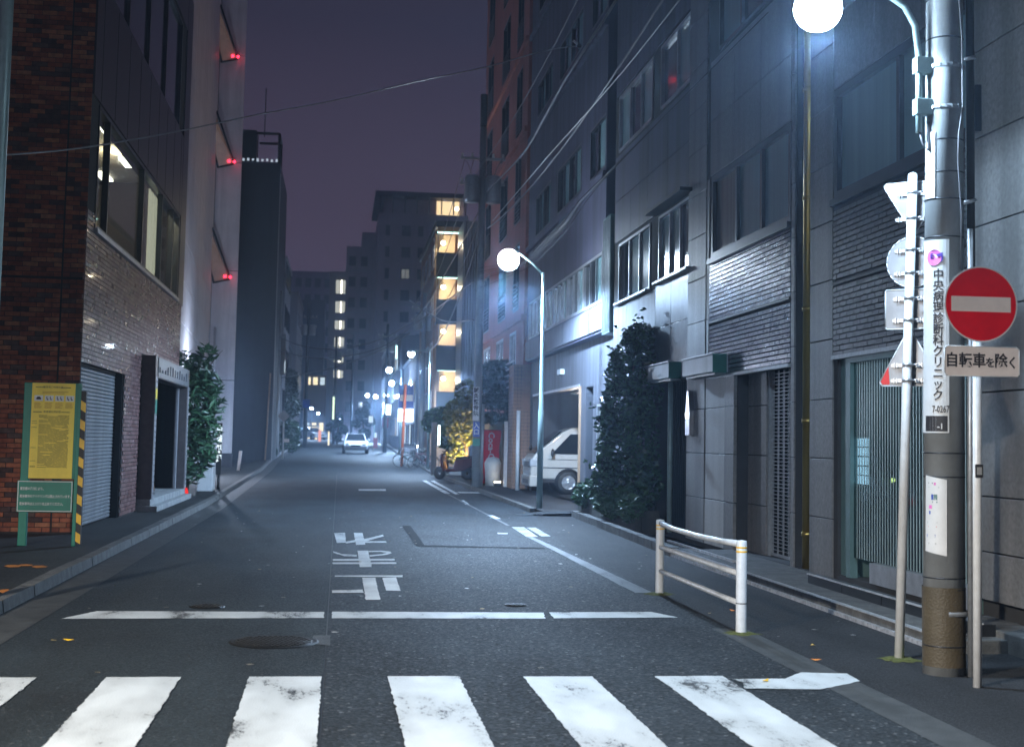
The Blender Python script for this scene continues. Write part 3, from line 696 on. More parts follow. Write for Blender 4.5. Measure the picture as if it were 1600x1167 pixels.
b.build('room', M['room'], br)
b = MB()
for y, x in ((26.2, -4.7), (29.6, -4.8), (31.4, -5.6), (27.4, -6.4)): b.box(x-.12, x+.12, y, y+1.0, 7.53, 7.58)
b.build('ceiling_light', M['ceil_light'], br)
point('room_light', (-4.75, 29.2, 7.4), 230, (1., .80, .50), .03); point('room_light', (-5.6, 25., 7.4), 35, (1., .86, .66), .03)
window_x(br, BX, 1, 21.6, 31.6, 8.7, 11.2, 4, pm=M['pane'])
# shutter, each slat of the curtain
sh = []
for i in range(42):
    z = .11 + i*.0615
    o = MB(); y0, y1 = 21.02, 25.0; x = BX-.16
    o.add([(x, y0, z), (x+.022, y0, z+.02), (x+.022, y0, z+.045), (x, y0, z+.06), (x, y1, z), (x+.022, y1, z+.02), (x+.022, y1, z+.045), (x, y1, z+.06)], [(0,1,5,4),(1,2,6,5),(2,3,7,6),(0,3,2,1),(4,5,6,7)])
    o.build('slat', M['shutter'], br)
b = MB(); b.box(BX-.22, BX-.02, 20.98, 21.02, .09, 2.7); b.box(BX-.22, BX-.02, 25.0, 25.06, .09, 2.7); b.box(BX-.22, BX-.1, 21.02, 25., 2.69, 2.72); b.build('shutter_rail', M['dark_metal'], br)
MB().box(BX-.28, BX-.2, 20.98, 25.06, .0, 2.72).build('shutter_back', M['black'], br)
# entrance porch
PX = -3.62
b = MB(); b.box(BX, PX, 27.1, 27.45, .32, 3.15); b.box(BX, PX, 32.75, 33.1, .32, 3.15); b.box(BX, PX, 27.45, 32.75, 2.72, 3.15); b.build('porch_frame', M['porch'], br, bevel=.01)
b = MB(); b.box(PX, PX+.012, 27.45, 32.75, 2.74, 3.13)
for k in range(12):
    b.box(PX+.012, PX+.03, 27.6+k*.42, 27.6+k*.42+random.uniform(.12, .3), 2.84, 2.84+random.uniform(.06, .2))
b.build('porch_fascia', M['marble'], br)
b = MB(); b.box(BX+.02, PX+.004, 27.085, 27.1, .34, 2.9); b.build('porch_panel', M['porch'], br)
for y in (27.5, 32.5):
    MB().box(PX-.22, PX-.18, y, y+.22, .34, 2.7).build('porch_post', M['porch_face'], br)
b = MB()
for k in range(22): b.box(PX+.002, PX+.012, 27.12, 27.4, .34+k*.11, .34+k*.11+.09)
for k in range(22): b.box(PX+.002, PX+.012, 32.8, 33.06, .34+k*.11, .34+k*.11+.09)
b.build('tile', M['porch_face'], br, kind='stuff')
MB().box(PX-.001, PX+.016, 27.14, 27.38, 2.0, 2.28).build('green_plate', M['sign_green'], br); MB().box(PX-.001, PX+.016, 27.14, 27.38, 2.29, 2.5).build('yellow_plate', M['sign_yellow'], br)
b = MB(); b.box(BX-.4, PX+.14, 27.0, 33.1, .09, .2); b.box(BX-.4, PX, 27.05, 33.05, .2, .33); b.build('porch_step', M['concrete'], br, bevel=.01)
b = MB(); b.box(-6.4, BX-.25, 26.8, 27.0, .1, 3.2); b.box(-6.4, BX-.25, 33.0, 33.02, .1, 3.1); b.box(-6.5, -6.4, 26.8, 33., .1, 3.2); b.build('lobby_wall', M['tower'], br)
# things in the porch
t = thing('green_bin', 'dark green plastic bin standing inside the brick porch', 'bin', (-3.98, 28.3, .33))
MB().lathe((-3.98, 28.3, .33), [(.0, 0), (.17, 0), (.21, .62), (.23, .64), (.23, .68), (.2, .7), (0, .7)], 14).build('bin_body', M['awning_green'], t)
t = thing('cane', 'pale long handled tool leaning inside the brick porch', 'tool', (-3.85, 28.9, .33))
MB().tube([(-3.86, 29.3, .34), (-3.98, 28.6, 1.62)], .03, 8).build('shaft', M['alum'], t); MB().tube([(-3.87, 29.26, .42), (-3.9, 29.1, .72)], .042, 8).build('grip', M['wood_post'], t)
MB().sphere((-3.96, 28.5, 1.68), .09, 10, 6, (1, 1.2, .9)).build('head', M['white'], t)

# parking notice board at the corner
pb = thing('notice_board', 'green framed board with a yellow parking notice at the brick corner', 'notice board', (-3.83, 18.7, .09))
ax, bx_, Yb = -4.15, -3.475, 18.7
b = MB(); b.box(ax-.05, ax+.06, Yb-.03, Yb+.05, .09, 2.26); b.build('post', M['sign_green'], pb, bevel=.008)
b = MB(); b.box(bx_-.03, bx_+.02, Yb-.03, Yb+.05, .09, 2.26); b.build('post', M['sign_green'], pb, bevel=.006)
b = MB(); b.box(ax+.06, bx_-.03, Yb-.02, Yb+.03, .98, 2.26); b.build('back_board', M['sign_green'], pb)
MB().box(ax+.055, bx_-.06, Yb-.034, Yb-.02, .985, 2.255).build('yellow_panel', M['sign_yellow'], pb)
b = MB(); rnd = random.Random(5); x0, x1 = ax+.1, bx_-.12; yy = Yb-.0355
def dash(z, a, c, h=.006): b.box(a, c, yy, yy+.001, z, z+h)
dash(2.195, x0, x0+.12, .008); dash(2.195, x1-.13, x1, .008); dash(1.865, x0-.02, x0+.09, .008); dash(1.865, x1-.11, x1, .008)
b.build('rule_line', M['ink'], pb)
b = MB()
z = 1.82
while z > 1.13:
    x = x0+.06
    while x < x1-.02:
        L = rnd.uniform(.03, .16); L = min(L, x1-x); 
        if rnd.random() < .93: dash(z, x, x+L*.93, .0065)
        x += L
    if rnd.random() < .16: dash(z, x0-.035, x0+.035, .0065)
    z -= .0135
b.build('small_print', M['faint_ink'], pb)
b = MB()
for k in range(4):
    for j in range(5): dash(1.985-j*.016, x0-.01+k*.135, x0+.09+k*.135-rnd.uniform(0,.03), .006)
dash(2.135, x0+.09, x1-.03, .007); dash(2.115, x0+.09, x1-.08, .007)
b.build('small_print', M['brown_ink'], pb)
for k in range(4):
    q = MB().box(x0-.01+k*.135, x0+.1+k*.135, yy-.001, yy, 2.015, 2.09).build('pictogram', M['white'], pb)
    b = MB(); xx = x0+k*.135
    if k == 0: b.box(xx+.015, xx+.075, yy-.002, yy-.001, 2.035, 2.06); b.box(xx+.025, xx+.065, yy-.002, yy-.001, 2.06, 2.072)
    else:
        for d in (0, .045): b.box(xx+.01+d, xx+.02+d, yy-.002, yy-.001, 2.045, 2.075); b.box(xx+.015+d, xx+.035+d, yy-.002, yy-.001, 2.03, 2.045)
    b.build('pictogram_print', M['ink'], pb)
letters('駐車場ご利用方法', .032, M['ink'], pb, ((x0+x1)/2, yy, 2.2), (1,0,0), (0,0,1)); letters('駐車場利用約款', .032, M['ink'], pb, ((x0+x1)/2, yy, 1.87), (1,0,0), (0,0,1))
b = MB()   # hazard stripes on the side of the right post
for k in range(16):
    z0 = .16 + k*.125; b.mat(k % 2); b.add([(bx_+.021, Yb-.034, z0), (bx_+.021, Yb-.034, z0+.125), (bx_+.085, Yb-.034, z0+.085), (bx_+.085, Yb-.034, z0-.04)], [(0,3,2,1)])
    b.add([(bx_+.021, Yb+.05, z0), (bx_+.021, Yb+.05, z0+.125), (bx_+.085, Yb+.05, z0+.085), (bx_+.085, Yb+.05, z0-.04)], [(0,1,2,3)])
b.mat(1).box(bx_+.021, bx_+.085, Yb-.033, Yb+.049, .12, 2.16)
b.build('hazard_strip', [M['yellow'], M['black']], pb)
gp = MB().box(ax-.075, bx_-.035, Yb-.05, Yb-.036, .54, .955).build('green_panel', M['sign_green'], pb)
b = MB(); a, c = ax-.068, bx_-.042
for q in ((a, c, .547, .557), (a, c, .938, .948), (a, a+.01, .557, .938), (c-.01, c, .557, .938)): b.box(q[0], q[1], Yb-.052, Yb-.05, q[2], q[3])
b.build('panel_border', M['white'], pb)
for i, s_ in enumerate(('東京都の条例により、', '駐停車中のアイドリングは禁止されています。', '駐停車中はエンジンを止めてください。')):
    letters(s_, .046, M['white'], pb, (a+.03, Yb-.0515, .845-i*.1), (1,0,0), (0,0,1), align='LEFT', bold=.0008, sx=.70)

# white panelled building beyond, its flank turned a little away from the street
wb = thing('white_panel_building', 'pale lilac white panelled tower block with open vent windows carrying red lights', 'building', (-5.6, 50, 0))
def WX(Y): return -5.0 - .0465*(Y-34)
Yf = 69.
b = MB(); b.add([(WX(33.5)-.05, 33.5, 0), (WX(Yf)-.05, Yf, 0), (-14, Yf, 0), (-14, 33.5, 0), (WX(33.5)-.05, 33.5, 31), (WX(Yf)-.05, Yf, 31), (-14, Yf, 31), (-14, 33.5, 31)], [(0,1,5,4),(1,2,6,5),(2,3,7,6),(3,0,4,7),(4,5,6,7)])
b.box(-14, -5.45, Yf+.05, Yf+.5, 0, 31)
b.build('wall', M['joint'], wb)
fl = [0.1, 3.45, 4.35, 5.6, 7.1, 8.6, 10.1, 11.6, 13.3, 15, 16.8, 18.6, 20.4, 22.2, 24, 26, 28, 31]
for i in range(len(fl)-1):
    for a, c in ((33.5, 51), (51, 60), (60, Yf-.1)):
        q = MB(); u = .02
        q.add([(WX(a), a+u, fl[i]+u), (WX(c), c-u, fl[i]+u), (WX(c), c-u, fl[i+1]-u), (WX(a), a+u, fl[i+1]-u), (WX(a)-.04, a+u, fl[i]+u), (WX(c)-.04, c-u, fl[i]+u), (WX(c)-.04, c-u, fl[i+1]-u), (WX(a)-.04, a+u, fl[i+1]-u)], [(0,1,2,3),(0,4,5,1),(2,6,7,3),(1,5,6,2),(4,0,3,7)])
        q.build('panel', M['white_wall'], wb)
sz = [at(350, y, Yf).z for y in (727, 594, 423, 254, 87)] + [26.5, 31]
sz[0] = .7
for i in range(len(sz)-1): MB().box(WX(Yf)+.02, -5.34, Yf-.05, Yf+.04, sz[i]+.02, sz[i+1]-.02).build('panel', M['white_wall'], wb)
MB().box(WX(Yf)-.2, -5.3, Yf-.08, Yf+.04, .05, .68).build('plinth', M['grey_wall'], wb)
for (x, y) in ((338, 230), (334, 410), (343, 66)):        # top-hung vent windows tilted open, tan panes glow faintly in place of light inside
    p = at(x, y, Yf-.3); k = MB(); X0 = WX(Yf)+.02
    k.add([(X0-.25, Yf-1.3, p.z+1.3), (X0+.05, Yf-1.3, p.z+1.2), (X0+.85, Yf-.25, p.z-.75), (X0+.1, Yf-.25, p.z-1.0), (X0-.25, Yf-1.26, p.z+1.34), (X0+.05, Yf-1.26, p.z+1.24), (X0+.85, Yf-.2, p.z-.71), (X0+.1, Yf-.2, p.z-.96)], [(0,1,2,3),(7,6,5,4),(0,4,5,1),(1,5,6,2),(2,6,7,3),(3,7,4,0)])
    v = k.build('vent_window', M['tan_glass'], wb)
    fr_ = MB(); fr_.tube([(X0+.05, Yf-1.35, p.z+1.6), (X0+.9, Yf-.25, p.z-.75)], .055, 6); fr_.tube([(X0-.3, Yf-1.35, p.z+.7), (X0+.12, Yf-.3, p.z-1.05)], .055, 6); fr_.tube([(X0+.1, Yf-.24, p.z-1.02), (X0+.9, Yf-.24, p.z-.82)], .05, 6)
    fr_.build('vent_frame', M['dark_metal'], v)
    WL[v.name] = WL[wb.name]
    for dx, dz in ((.92, -.72), (.66, -.70)): MB().sphere((X0+dx, Yf-.33, p.z+dz), .075, 8, 6).build('red_light', M['red_led'], wb)
    MB().sphere((X0-.38, Yf-1.4, p.z-.64), .06, 8, 6, (1.6, 1, 1)).build('red_light', M['red_led'], wb)
    point('red_lamp', (X0+.95, Yf-.6, p.z-.8), .6, (1., .06, .08), .05)
MB().box(WX(52)-.02, WX(52)+.34, 51.9, 52.1, 3.45, 3.6).build('added_wall_lamp', M['added_lamp_glow'], wb); point('added_wall_lamp_light', (WX(52)+.75, 52, 3.3), 1000, (.66, .78, 1.), .08)  # unseen lamp behind the shrub, added to brighten the white wall
b = MB(); X0 = WX(Yf)
for dy in (-.7, -.2):
    b.tube([(X0+.3, Yf+dy, 3.3), (X0+.3, Yf+dy, 7.0)], .05, 6)
for k in range(9): b.tube([(X0+.3, Yf-.7, 3.5+k*.4), (X0+.3, Yf-.2, 3.5+k*.4)], .03, 5)
b.tube([(X0+.05, Yf-.7, 3.3), (X0+.05, Yf-.7, 7.)], .05, 6); b.build('wall_ladder', M['alum'], wb)

# shrub with bamboo-like leaves in front of the white building
sb = thing('bamboo_shrub', 'tall thin leaved evergreen shrub between the brick porch and the kerb', 'shrub', (-3.75, 35.6, .1))
foliage(sb, M['leaf_bamboo'], [((-3.85, 35.6, 1.2), (.55, .7, .9)), ((-3.75, 35.6, 2.4), (.6, .8, .9)), ((-3.7, 35.6, 3.2), (.38, .5, .5)), ((-3.35, 35.4, 2.9), (.3, .4, .3)), ((-3.5, 35.4, 1.7), (.45, .5, .6)), ((-4.0, 35.6, 3.4), (.3, .4, .4)), ((-3.2, 35.3, 2.3), (.25, .3, .5)), ((-3.45, 35.3, 3.7), (.25, .3, .25)), ((-3.3, 35.3, 1.1), (.2, .3, .3))], 2700, .095, seed=4, aspect=3.2)
trunk(sb, [(-3.85, 35.6, .1), (-3.8, 35.6, 1.4), (-3.72, 35.6, 2.6), (-3.6, 35.5, 3.7)], .04, .015, [[(-3.8, 35.6, 1.5), (-3.3, 35.4, 2.8)], [(-3.78, 35.6, 2.), (-4.0, 35.7, 3.6)], [(-3.7, 35.5, 2.9), (-3.2, 35.4, 3.65), (-3.05, 35.4, 3.8)]])
t = thing('planter_box', 'white rectangular planter box at the end of the shrub by the kerb', 'planter', (-3.55, 37.4, .1))
MB().box(-3.75, -3.35, 37.0, 37.9, .1, .85).build('box', M['white'], t, bevel=.02); foliage(t, M['leaf_bamboo'], [((-3.55, 37.4, 1.0), (.22, .4, .25))], 150, .07, 'plant', seed=9)
t = thing('led_sign', 'narrow upright sign with glowing white characters behind the shrub', 'sign', (-3.32, 38.6, .1))
MB().box(-3.40, -3.27, 38.6, 38.72, .5, 1.95).build('case', M['black'], t); MB().tube([(-3.33, 38.66, .1), (-3.33, 38.66, .5)], .04).build('stand', M['black'], t)
letters(['中', '華', '料', '理'], .24, M['lit_sign'], t, (-3.335, 38.595, 1.35), (1,0,0), (0,0,1), vertical=True, bold=.01, gap=1.15, sx=.62)
t = thing('red_lantern', 'small red glowing lamp on the ground under the shrub', 'lamp', (-3.78, 34.6, .1))
MB().lathe((-3.78, 34.6, .1), [(.0, 0), (.06, 0), (.075, .05), (.045, .17), (.0, .19)], 10).build('shade', glow('red_glow', (1., .03, .02), .8), t); MB().box(-3.9, -3.66, 34.5, 34.72, .09, .12).build('base', M['black'], t)
t = thing('bollard', 'pale pink bollard leaning on the left pavement in front of the white building', 'bollard', (-3.9, 60, .1))
p = at(372, 738, 60); MB().tube([(p.x, 60, .09), (p.x+.08, 60, .95)], .07, 8).build('shaft', M['sign_white'], t)

# foreground pole at the left edge
t = thing('steel_pole', 'blue grey steel pole at the left edge of the picture', 'pole', (-3.05, 12.6, .09))
MB().tube([(-3.15, 12.6, .09), (-3.15, 12.6, 5.5), (-3.15, 12.6, 9.5)], [.075, .065, .055], 16).build('shaft', M['pole_steel'], t)

# ------------------------------------------------------------------ right: stone clad office building
X = 5.7
sb_ = thing('stone_office_building', 'grey stone office with glossy dark tile bands, awning boxes and a brass pipe', 'building', (X, 16, 0)); R1 = sb_
b = MB()
holes = [(11.45, 14.98, .15, 2.62), (16.6, 18.94, .1, 2.65), (21.75, 23.95, .1, 2.72),
         (11.45, 15.05, 4.5, 5.8), (16.6, 20.35, 4.5, 5.8), (21.6, 23.9, 4.55, 5.75), (24.6, 27.45, 4.5, 5.75),
         (15.9, 16.42, .1, 14)]
for z0, z1 in ((7.72, 8.92), (11.3, 12.45), (14.6, 15.8)):
    for a, c in ((7.2, 10.8), (11.6, 15.0), (16.7, 20.0), (21.5, 23.85), (24.5, 27.6)): holes.append((a, c, z0, z1))
wall_x(b, X+.02, X+.35, 2, 28.0, 0, 17.5, holes); b.box(X+.35, 16, 27.8, 28., 0, 17.5); b.box(X+.35, 16, 2, 2.2, 0, 17.5); b.box(X, 16, 2, 28, 17.5, 17.8)
b.build('wall', M['joint'], R1)
def panels(y0, y1, zs, m, parent=R1, x=X, ny=1, name='stone_panel', th=.045, gap=.006, off=0):
    w_ = (y1-y0)/ny
    for i in range(ny):
        for z0, z1 in zip(zs[:-1], zs[1:]):
            o = random.uniform(-.0015, .0015)
            MB().box(x+o-off, x+th, y0+i*w_+gap, y0+(i+1)*w_-gap, z0+gap, z1-gap).build(name, M[m], parent, bevel=.004 if (y0 < 24 and z0 < 6) else 0)
ZS = [.07+.7*i for i in range(9)]     # .07 ... 5.67
ZS2 = ZS + [6.4, 7.1, 7.8, 8.6, 9.6, 10.6, 11.6, 12.6, 14, 15.6, 17.4]
panels(4.4, 11.42, [.3, .72, 1.2, 2.11, 2.85, 3.6, 4.4, 5.2, 6, 7, 8, 9, 10, 12, 14, 17.4], 'stone', ny=5, off=.07)
panels(15.1, 15.88, ZS2, 'stone'); panels(16.44, 16.58, ZS2, 'stone', off=.0)
panels(18.97, 19.46, ZS[:4]+[2.66], 'stone', off=.03); panels(19.46, 20.62, ZS[:4]+[2.66], 'stone_pale'); panels(20.62, 21.73, ZS2, 'stone', off=.01)
panels(20.46, 20.61, [2.66, 3.57, 4.45, 5.8], 'stone', off=.0)
panels(21.75, 24.1, [2.98, 3.7, 4.5], 'marble', ny=2, off=.0); panels(24.1, 27.9, [.1, 1.4, 2.7, 3.6, 4.45], 'pale_band', ny=3)
panels(11.44, 15.08, [5.82, 6.7, 7.66], 'stone', ny=3); panels(16.6, 20.44, [5.82, 6.7, 7.66], 'stone', ny=3); panels(21.75, 27.9, [5.82, 6.7, 7.66], 'dark_facade', ny=4)
for z0, z1 in ((8.98, 10.1), (10.1, 11.24), (12.5, 13.5), (13.5, 14.54), (15.86, 17.4)):
    panels(11.44, 15.08, [z0, z1], 'dark_facade', ny=2); panels(16.6, 20.6, [z0, z1], 'dark_facade', ny=2); panels(21.75, 27.9, [z0, z1], 'dark_facade', ny=3)
# glossy tile spandrels: the largest tiles as pieces, the rest joined
def tiles(y0, y1, z0, z1, m, n_single, L=.2, H=.050, g=.007, x=X, rowsh=True):
    me = bpy.data.meshes.new('tile'); q = MB().box(-.012, .01, 0, L, 0, H); me.from_pydata(q.v, [], q.f); me.materials.append(M[m])
    rest = MB(); z = z0; r = 0; cnt = 0
    while z+H <= z1+.001:
        y = y0 - (L/2 if r % 2 and rowsh else 0)
        while y < y1-.02:
            a, c = max(y, y0), min(y+L, y1)
            if abs(c-a-L) < 1e-6 and cnt < n_single:
                o = bpy.data.objects.new('tile', me); C.objects.link(o); o.parent = R1; o.location = (x-X+.01+random.uniform(-.0015, .0015), a-16, z)
                o.rotation_euler = (0, random.gauss(0, .006), random.gauss(0, .004)); cnt += 1
            elif c-a > .02:
                t_ = random.gauss(0, .0004); s_ = random.gauss(0, .0004)
                rest.add([(x-.002+t_, a, z), (x-.002+s_, c, z), (x-.002+s_-t_, c, z+H), (x-.002-s_, a, z+H), (x+.02, a, z), (x+.02, c, z), (x+.02, c, z+H), (x+.02, a, z+H)], [(0,3,2,1),(0,1,5,4),(1,2,6,5),(2,3,7,6),(3,0,4,7)])
            y += L+g
        z += H+g+.008; r += 1
    rest.build('tile', M[m], R1, kind='stuff')
tiles(16.6, 20.44, 3.53, 4.44, 'tile', 150); tiles(16.6, 20.44, 2.68, 3.48, 'tile', 60)
tiles(11.46, 15.08, 3.56, 4.4, 'tile_matt', 50, H=.048); tiles(11.46, 15.08, 2.66, 3.5, 'tile_matt', 40, H=.048)
for y0, y1 in ((11.44, 15.08), (16.6, 20.44)):
    MB().box(X-.02, X+.02, y0, y1, 3.49, 3.52).build('band', M['dark_metal'], R1); MB().box(X-.05, X+.05, y0, y1, 4.42, 4.5).build('window_sill', M['frame'], R1); MB().box(X-.03, X+.05, y0, y1, 2.62, 2.665).build('lintel_trim', M['galv'], R1)
PC = [M['pane_blind'], M['pane_curtain']]
window_x(R1, X, -1, 11.45, 15.05, 4.5, 5.8, 2, pm=M['pane_curtain'], fw=.09, dep=.12)
window_x(R1, X, -1, 16.6, 20.35, 4.5, 5.8, 3, pm=[M['pane_curtain'], M['pane_curtain'], M['pane_blind']], fw=.09, dep=.12)
window_x(R1, X, -1, 21.6, 23.9, 4.55, 5.75, 3, fm=M['frame_pale'], pm=[M['pane'], M['pane_curtain'], M['pane_curtain']], fw=.045)
window_x(R1, X, -1, 24.6, 27.45, 4.5, 5.75, 3, fm=M['frame_pale'], pm=[M['pane_curtain'], M['pane_curtain'], M['pane']], fw=.05)
for z0, z1 in ((7.72, 8.92), (11.3, 12.45), (14.6, 15.8)):
    for a, c in ((7.2, 10.8), (11.6, 15.0), (16.7, 20.0), (21.5, 23.85), (24.5, 27.6)):
        window_x(R1, X, -1, a, c, z0, z1, 3 if c-a > 2.9 else 2, fm=M['frame_pale'] if a > 21 else M['frame'], pm=[M['pane_curtain'], M['pane']], fw=.06)
for a, c in ((21.55, 23.95), (24.55, 27.5)): MB().box(X-.1, X+.03, a, c, 4.46 if a > 24 else 4.5, 4.5 if a > 24 else 4.545).build('window_sill', M['frame_pale'], R1)
MB().box(X-.22, X+.02, 21.5, 24.1, 5.8, 5.86).build('window_hood', M['dark_metal'], R1)
# recess with the brass rain pipe
b = MB(); b.box(X+.3, X+.32, 15.9, 16.42, .1, 14); b.build('recess_back', M['black'], R1)
b = MB(); b.tube([(X+.1, 16.2, .1), (X+.1, 16.2, 14)], .07, 14); b.build('drain_pipe', M['brass'], R1)
b = MB()
for z in (.5, 1.9, 3.3, 4.7, 6.1): b.tube([(X+.1, 16.2, z), (X+.1, 16.2, z+.05)], .082, 14)
b.build('pipe_bracket', M['brass'], R1)
# grille shutter
b = MB(); b.box(X+.9, X+.92, 16.5, 19, .1, 2.7); b.box(X+.3, X+.92, 18.94, 18.96, .1, 2.7); b.box(X+.3, X+.9, 16.6, 18.94, .06, .1); b.build('shop_back', M['black'], R1)
for k in range(50): MB().box(X+.245, X+.257, 16.62, 18.05, .14+k*.05, .150+k*.05).build('grille_bar', M['galv'], R1)
b = MB()
for k in range(7): b.box(X+.24, X+.262, 16.66+k*.225, 16.674+k*.225, .12, 2.64)
b.box(X+.2, X+.28, 18.05, 18.1, .1, 2.65); b.box(X+.23, X+.27, 16.6, 18.05, .11, .14); b.build('grille_frame', M['galv'], R1)
b = MB(); rnd = random.Random(8)      # folded lattice behind the grille
for k in range(6):
    for j in range(60): 
        y = 16.7+k*.22; z = .15+j*.04
        b.obox((X+.34, y+.05, z+.03), (.004, 0, 0), (0, .055, .03*(1 if k % 2 else -1)), (0, -.002, .006))
b.build('folded_lattice', M['teal'], R1, kind='stuff')
panels(18.1, 18.95, ZS[:4]+[2.66], 'stone', x=X+.18)
# entrance with dark bars at the planter
b = MB(); b.box(X+1.2, X+1.22, 21.6, 24.2, .05, 2.8); b.box(X+.36, X+1.2, 21.7, 21.74, .05, 2.8); b.build('entry_back', M['tower'], R1)
for k in range(14): MB().tube([(X+.15, 21.85+k*.13, .1), (X+.15, 21.85+k*.13, 2.7)], .014, 6).build('bar', M['dark_metal'], R1)
MB().tube([(X-.06, 22.62, .1), (X-.06, 22.62, 2.75)], .045, 10).build('post', M['pole_steel'], R1)
# awning boxes
for a, c, z0, x0 in ((19.36, 21.15, 2.68, X-.24), (22.05, 24.4, 2.71, X-.24)):
    ob = MB().box(x0, X-.002, a, c, z0, z0+.27).build('awning_box', M['awning'], R1, bevel=.012)
    MB().box(x0-.004, X-.03, a-.012, a, z0-.005, z0+.275).build('end_cap', M['awning_green'], ob)
    MB().box(x0-.015, x0+.03, a, c, z0+.27, z0+.29).build('top_rail', M['alum'], ob); MB().box(x0+.05, X-.01, a+.08, c-.05, z0-.035, z0-.002).build('valance', M['awning'], ob)
# silver sconce with a glowing crescent on the pier
b = MB(); yy_ = 21.35; pts = [(X-.014, yy_+.13, 1.75), (X-.014, yy_-.13, 1.75), (X-.014, yy_-.13, 2.15), (X-.014, yy_-.02, 2.48), (X-.014, yy_+.02, 2.48), (X-.014, yy_+.13, 2.15)]
b.prism(pts, (-.085, 0, 0)); sc_ = b.build('wall_sconce', M['chrome'], R1, bevel=.006)
b = MB(); ar = []
for k in range(13):
    a = pi + pi*k/12; ar.append((X-.105, yy_+.095*cos(a), 2.11+.095*sin(a)))
for k in range(12, -1, -1):
    a = pi + pi*k/12; ar.append((X-.105, yy_+.085*cos(a), 2.125+.06*sin(a)))
b.prism(ar, (-.004, 0, 0)); b.build('crescent_light', M['white_lit'], R1)
# glazed bay with vertical ribs
gl = MB(); gl.box(X+.055, X+.06, 11.5, 14.58, .38, 2.56); gl.build('glass_screen', M['glass_dark'], R1)
for k in range(42): MB().box(X+.047, X+.052, 11.55+k*.071, 11.566+k*.071, .38, 2.56).build('glass_rib', M['rib'], R1)
b = MB(); b.box(X+.01, X+.1, 11.46, 11.5, .15, 2.62); b.box(X+.01, X+.1, 14.58, 14.7, .15, 2.62); b.box(X+.01, X+.1, 11.5, 14.58, 2.56, 2.62); b.build('door_frame', M['teal'], R1)
b = MB(); b.box(X-.02, X+.08, 11.5, 13.95, .16, .375); b.build('kick_plate', M['alum'], R1)
b = MB(); b.box(X+.06, X+.3, 14.7, 14.98, .15, 2.62); b.build('door_jamb', M['teal'], R1)
b = MB(); b.box(X+3, X+3.05, 9, 16, .1, 2.7); b.box(X+.35, X+3, 15.2, 15.25, .1, 2.7); b.box(X+.35, X+3, 9, 9.05, .1, 2.7); b.box(X+.35, X+3, 9.05, 15.2, 2.66, 2.7); b.box(X+.3, X+3, 9.05, 15.2, .05, .1)
b.build('lobby', mat('lobby', (.06, .085, .10), .3, var=.3), R1)
b = MB(); b.box(X+2.9, X+2.99, 12.6, 12.63, 1.8, 1.83); MB().box(X+1.2, X+1.5, 13.5, 13.52, 1.75, 1.77).build('downlight', M['ceil_light'], R1)
for k in range(5): MB().box(X+.09, X+.1, 14.27, 14.56, 1.2+k*.105, 1.29+k*.105).build('notice', M['screen'], R1)
MB().sphere((X+.1, 13.62, 1.27), .025, 8, 6).build('indicator_light', glow('ind', (1., .95, .3), 5), R1)
point('lobby_lamp', (X+1.2, 13.6, 2.5), 16, (.75, .9, 1.), .2)
# step with metal nosing and cable duct at its foot
st = thing('front_step', 'long low stone step with bright metal nosing along the office front', 'step', (5.0, 15, 0))
for k in range(9):
    y0 = 10.2+k*.98; MB().box(4.8, 5.68, y0+.004, y0+.976, -.02, .105).build('step_stone', M['kerb'], st, bevel=.008)
    MB().box(4.76, 4.798, y0+.004, y0+.976, .0, .035).build('nosing', M['nosing_metal'], st)
    MB().box(4.785, 4.85, y0+.01, y0+.97, .106, .114).build('nosing', M['nosing_metal'], st)
for k in range(4): MB().box(5.18, 5.3, 10.4+k*1.02, 11.4+k*1.02, .106, .2).build('cable_duct', M['dark_metal'], st); MB().box(5.165, 5.2, 10.4+k*1.02, 11.4+k*1.02, .2, .212).build('duct_lip', M['nosing_metal'], st)
MB().box(5.05, 5.1, 16.9, 20.4, .106, .135).build('threshold', M['nosing_metal'], st)
b = MB(); b.box(5.3, 5.69, 3, 11.3, -.02, .16); o = b.build('base_course', M['kerb'], st, bevel=.01)

# planter with the big glossy shrub
pl = thing('planter_wall', 'low dark concrete planter bed under the big glossy shrub', 'planter', (5.5, 26, 0))
b = MB(); b.box(5.22, 5.34, 23.4, 29.2, 0, .42); b.box(5.34, 5.66, 23.4, 23.52, 0, .42); b.box(5.34, 5.66, 29.08, 29.2, 0, .42); b.build('wall', M['planter'], pl, bevel=.01)
MB().box(5.34, 5.66, 23.52, 29.08, 0, .34).build('soil', mat('soil', (.02, .016, .012), .9, bump=.8), pl)
foliage(pl, M['leaf_bamboo'], [((5.35, 28.3, .5), (.35, .7, .3)), ((5.3, 26.2, .45), (.3, .6, .25)), ((5.4, 24.6, .5), (.3, .7, .32)), ((5.25, 23.8, .45), (.2, .5, .28)), ((5.2, 25.4, .38), (.16, .8, .22))], 3000, .075, 'ground_plant', seed=31, aspect=2.6)
tr = thing('glossy_shrub', 'tall dense evergreen shrub with shiny leaves glinting in the lamp light by the office entrance', 'shrub', (5.45, 24.9, .34))
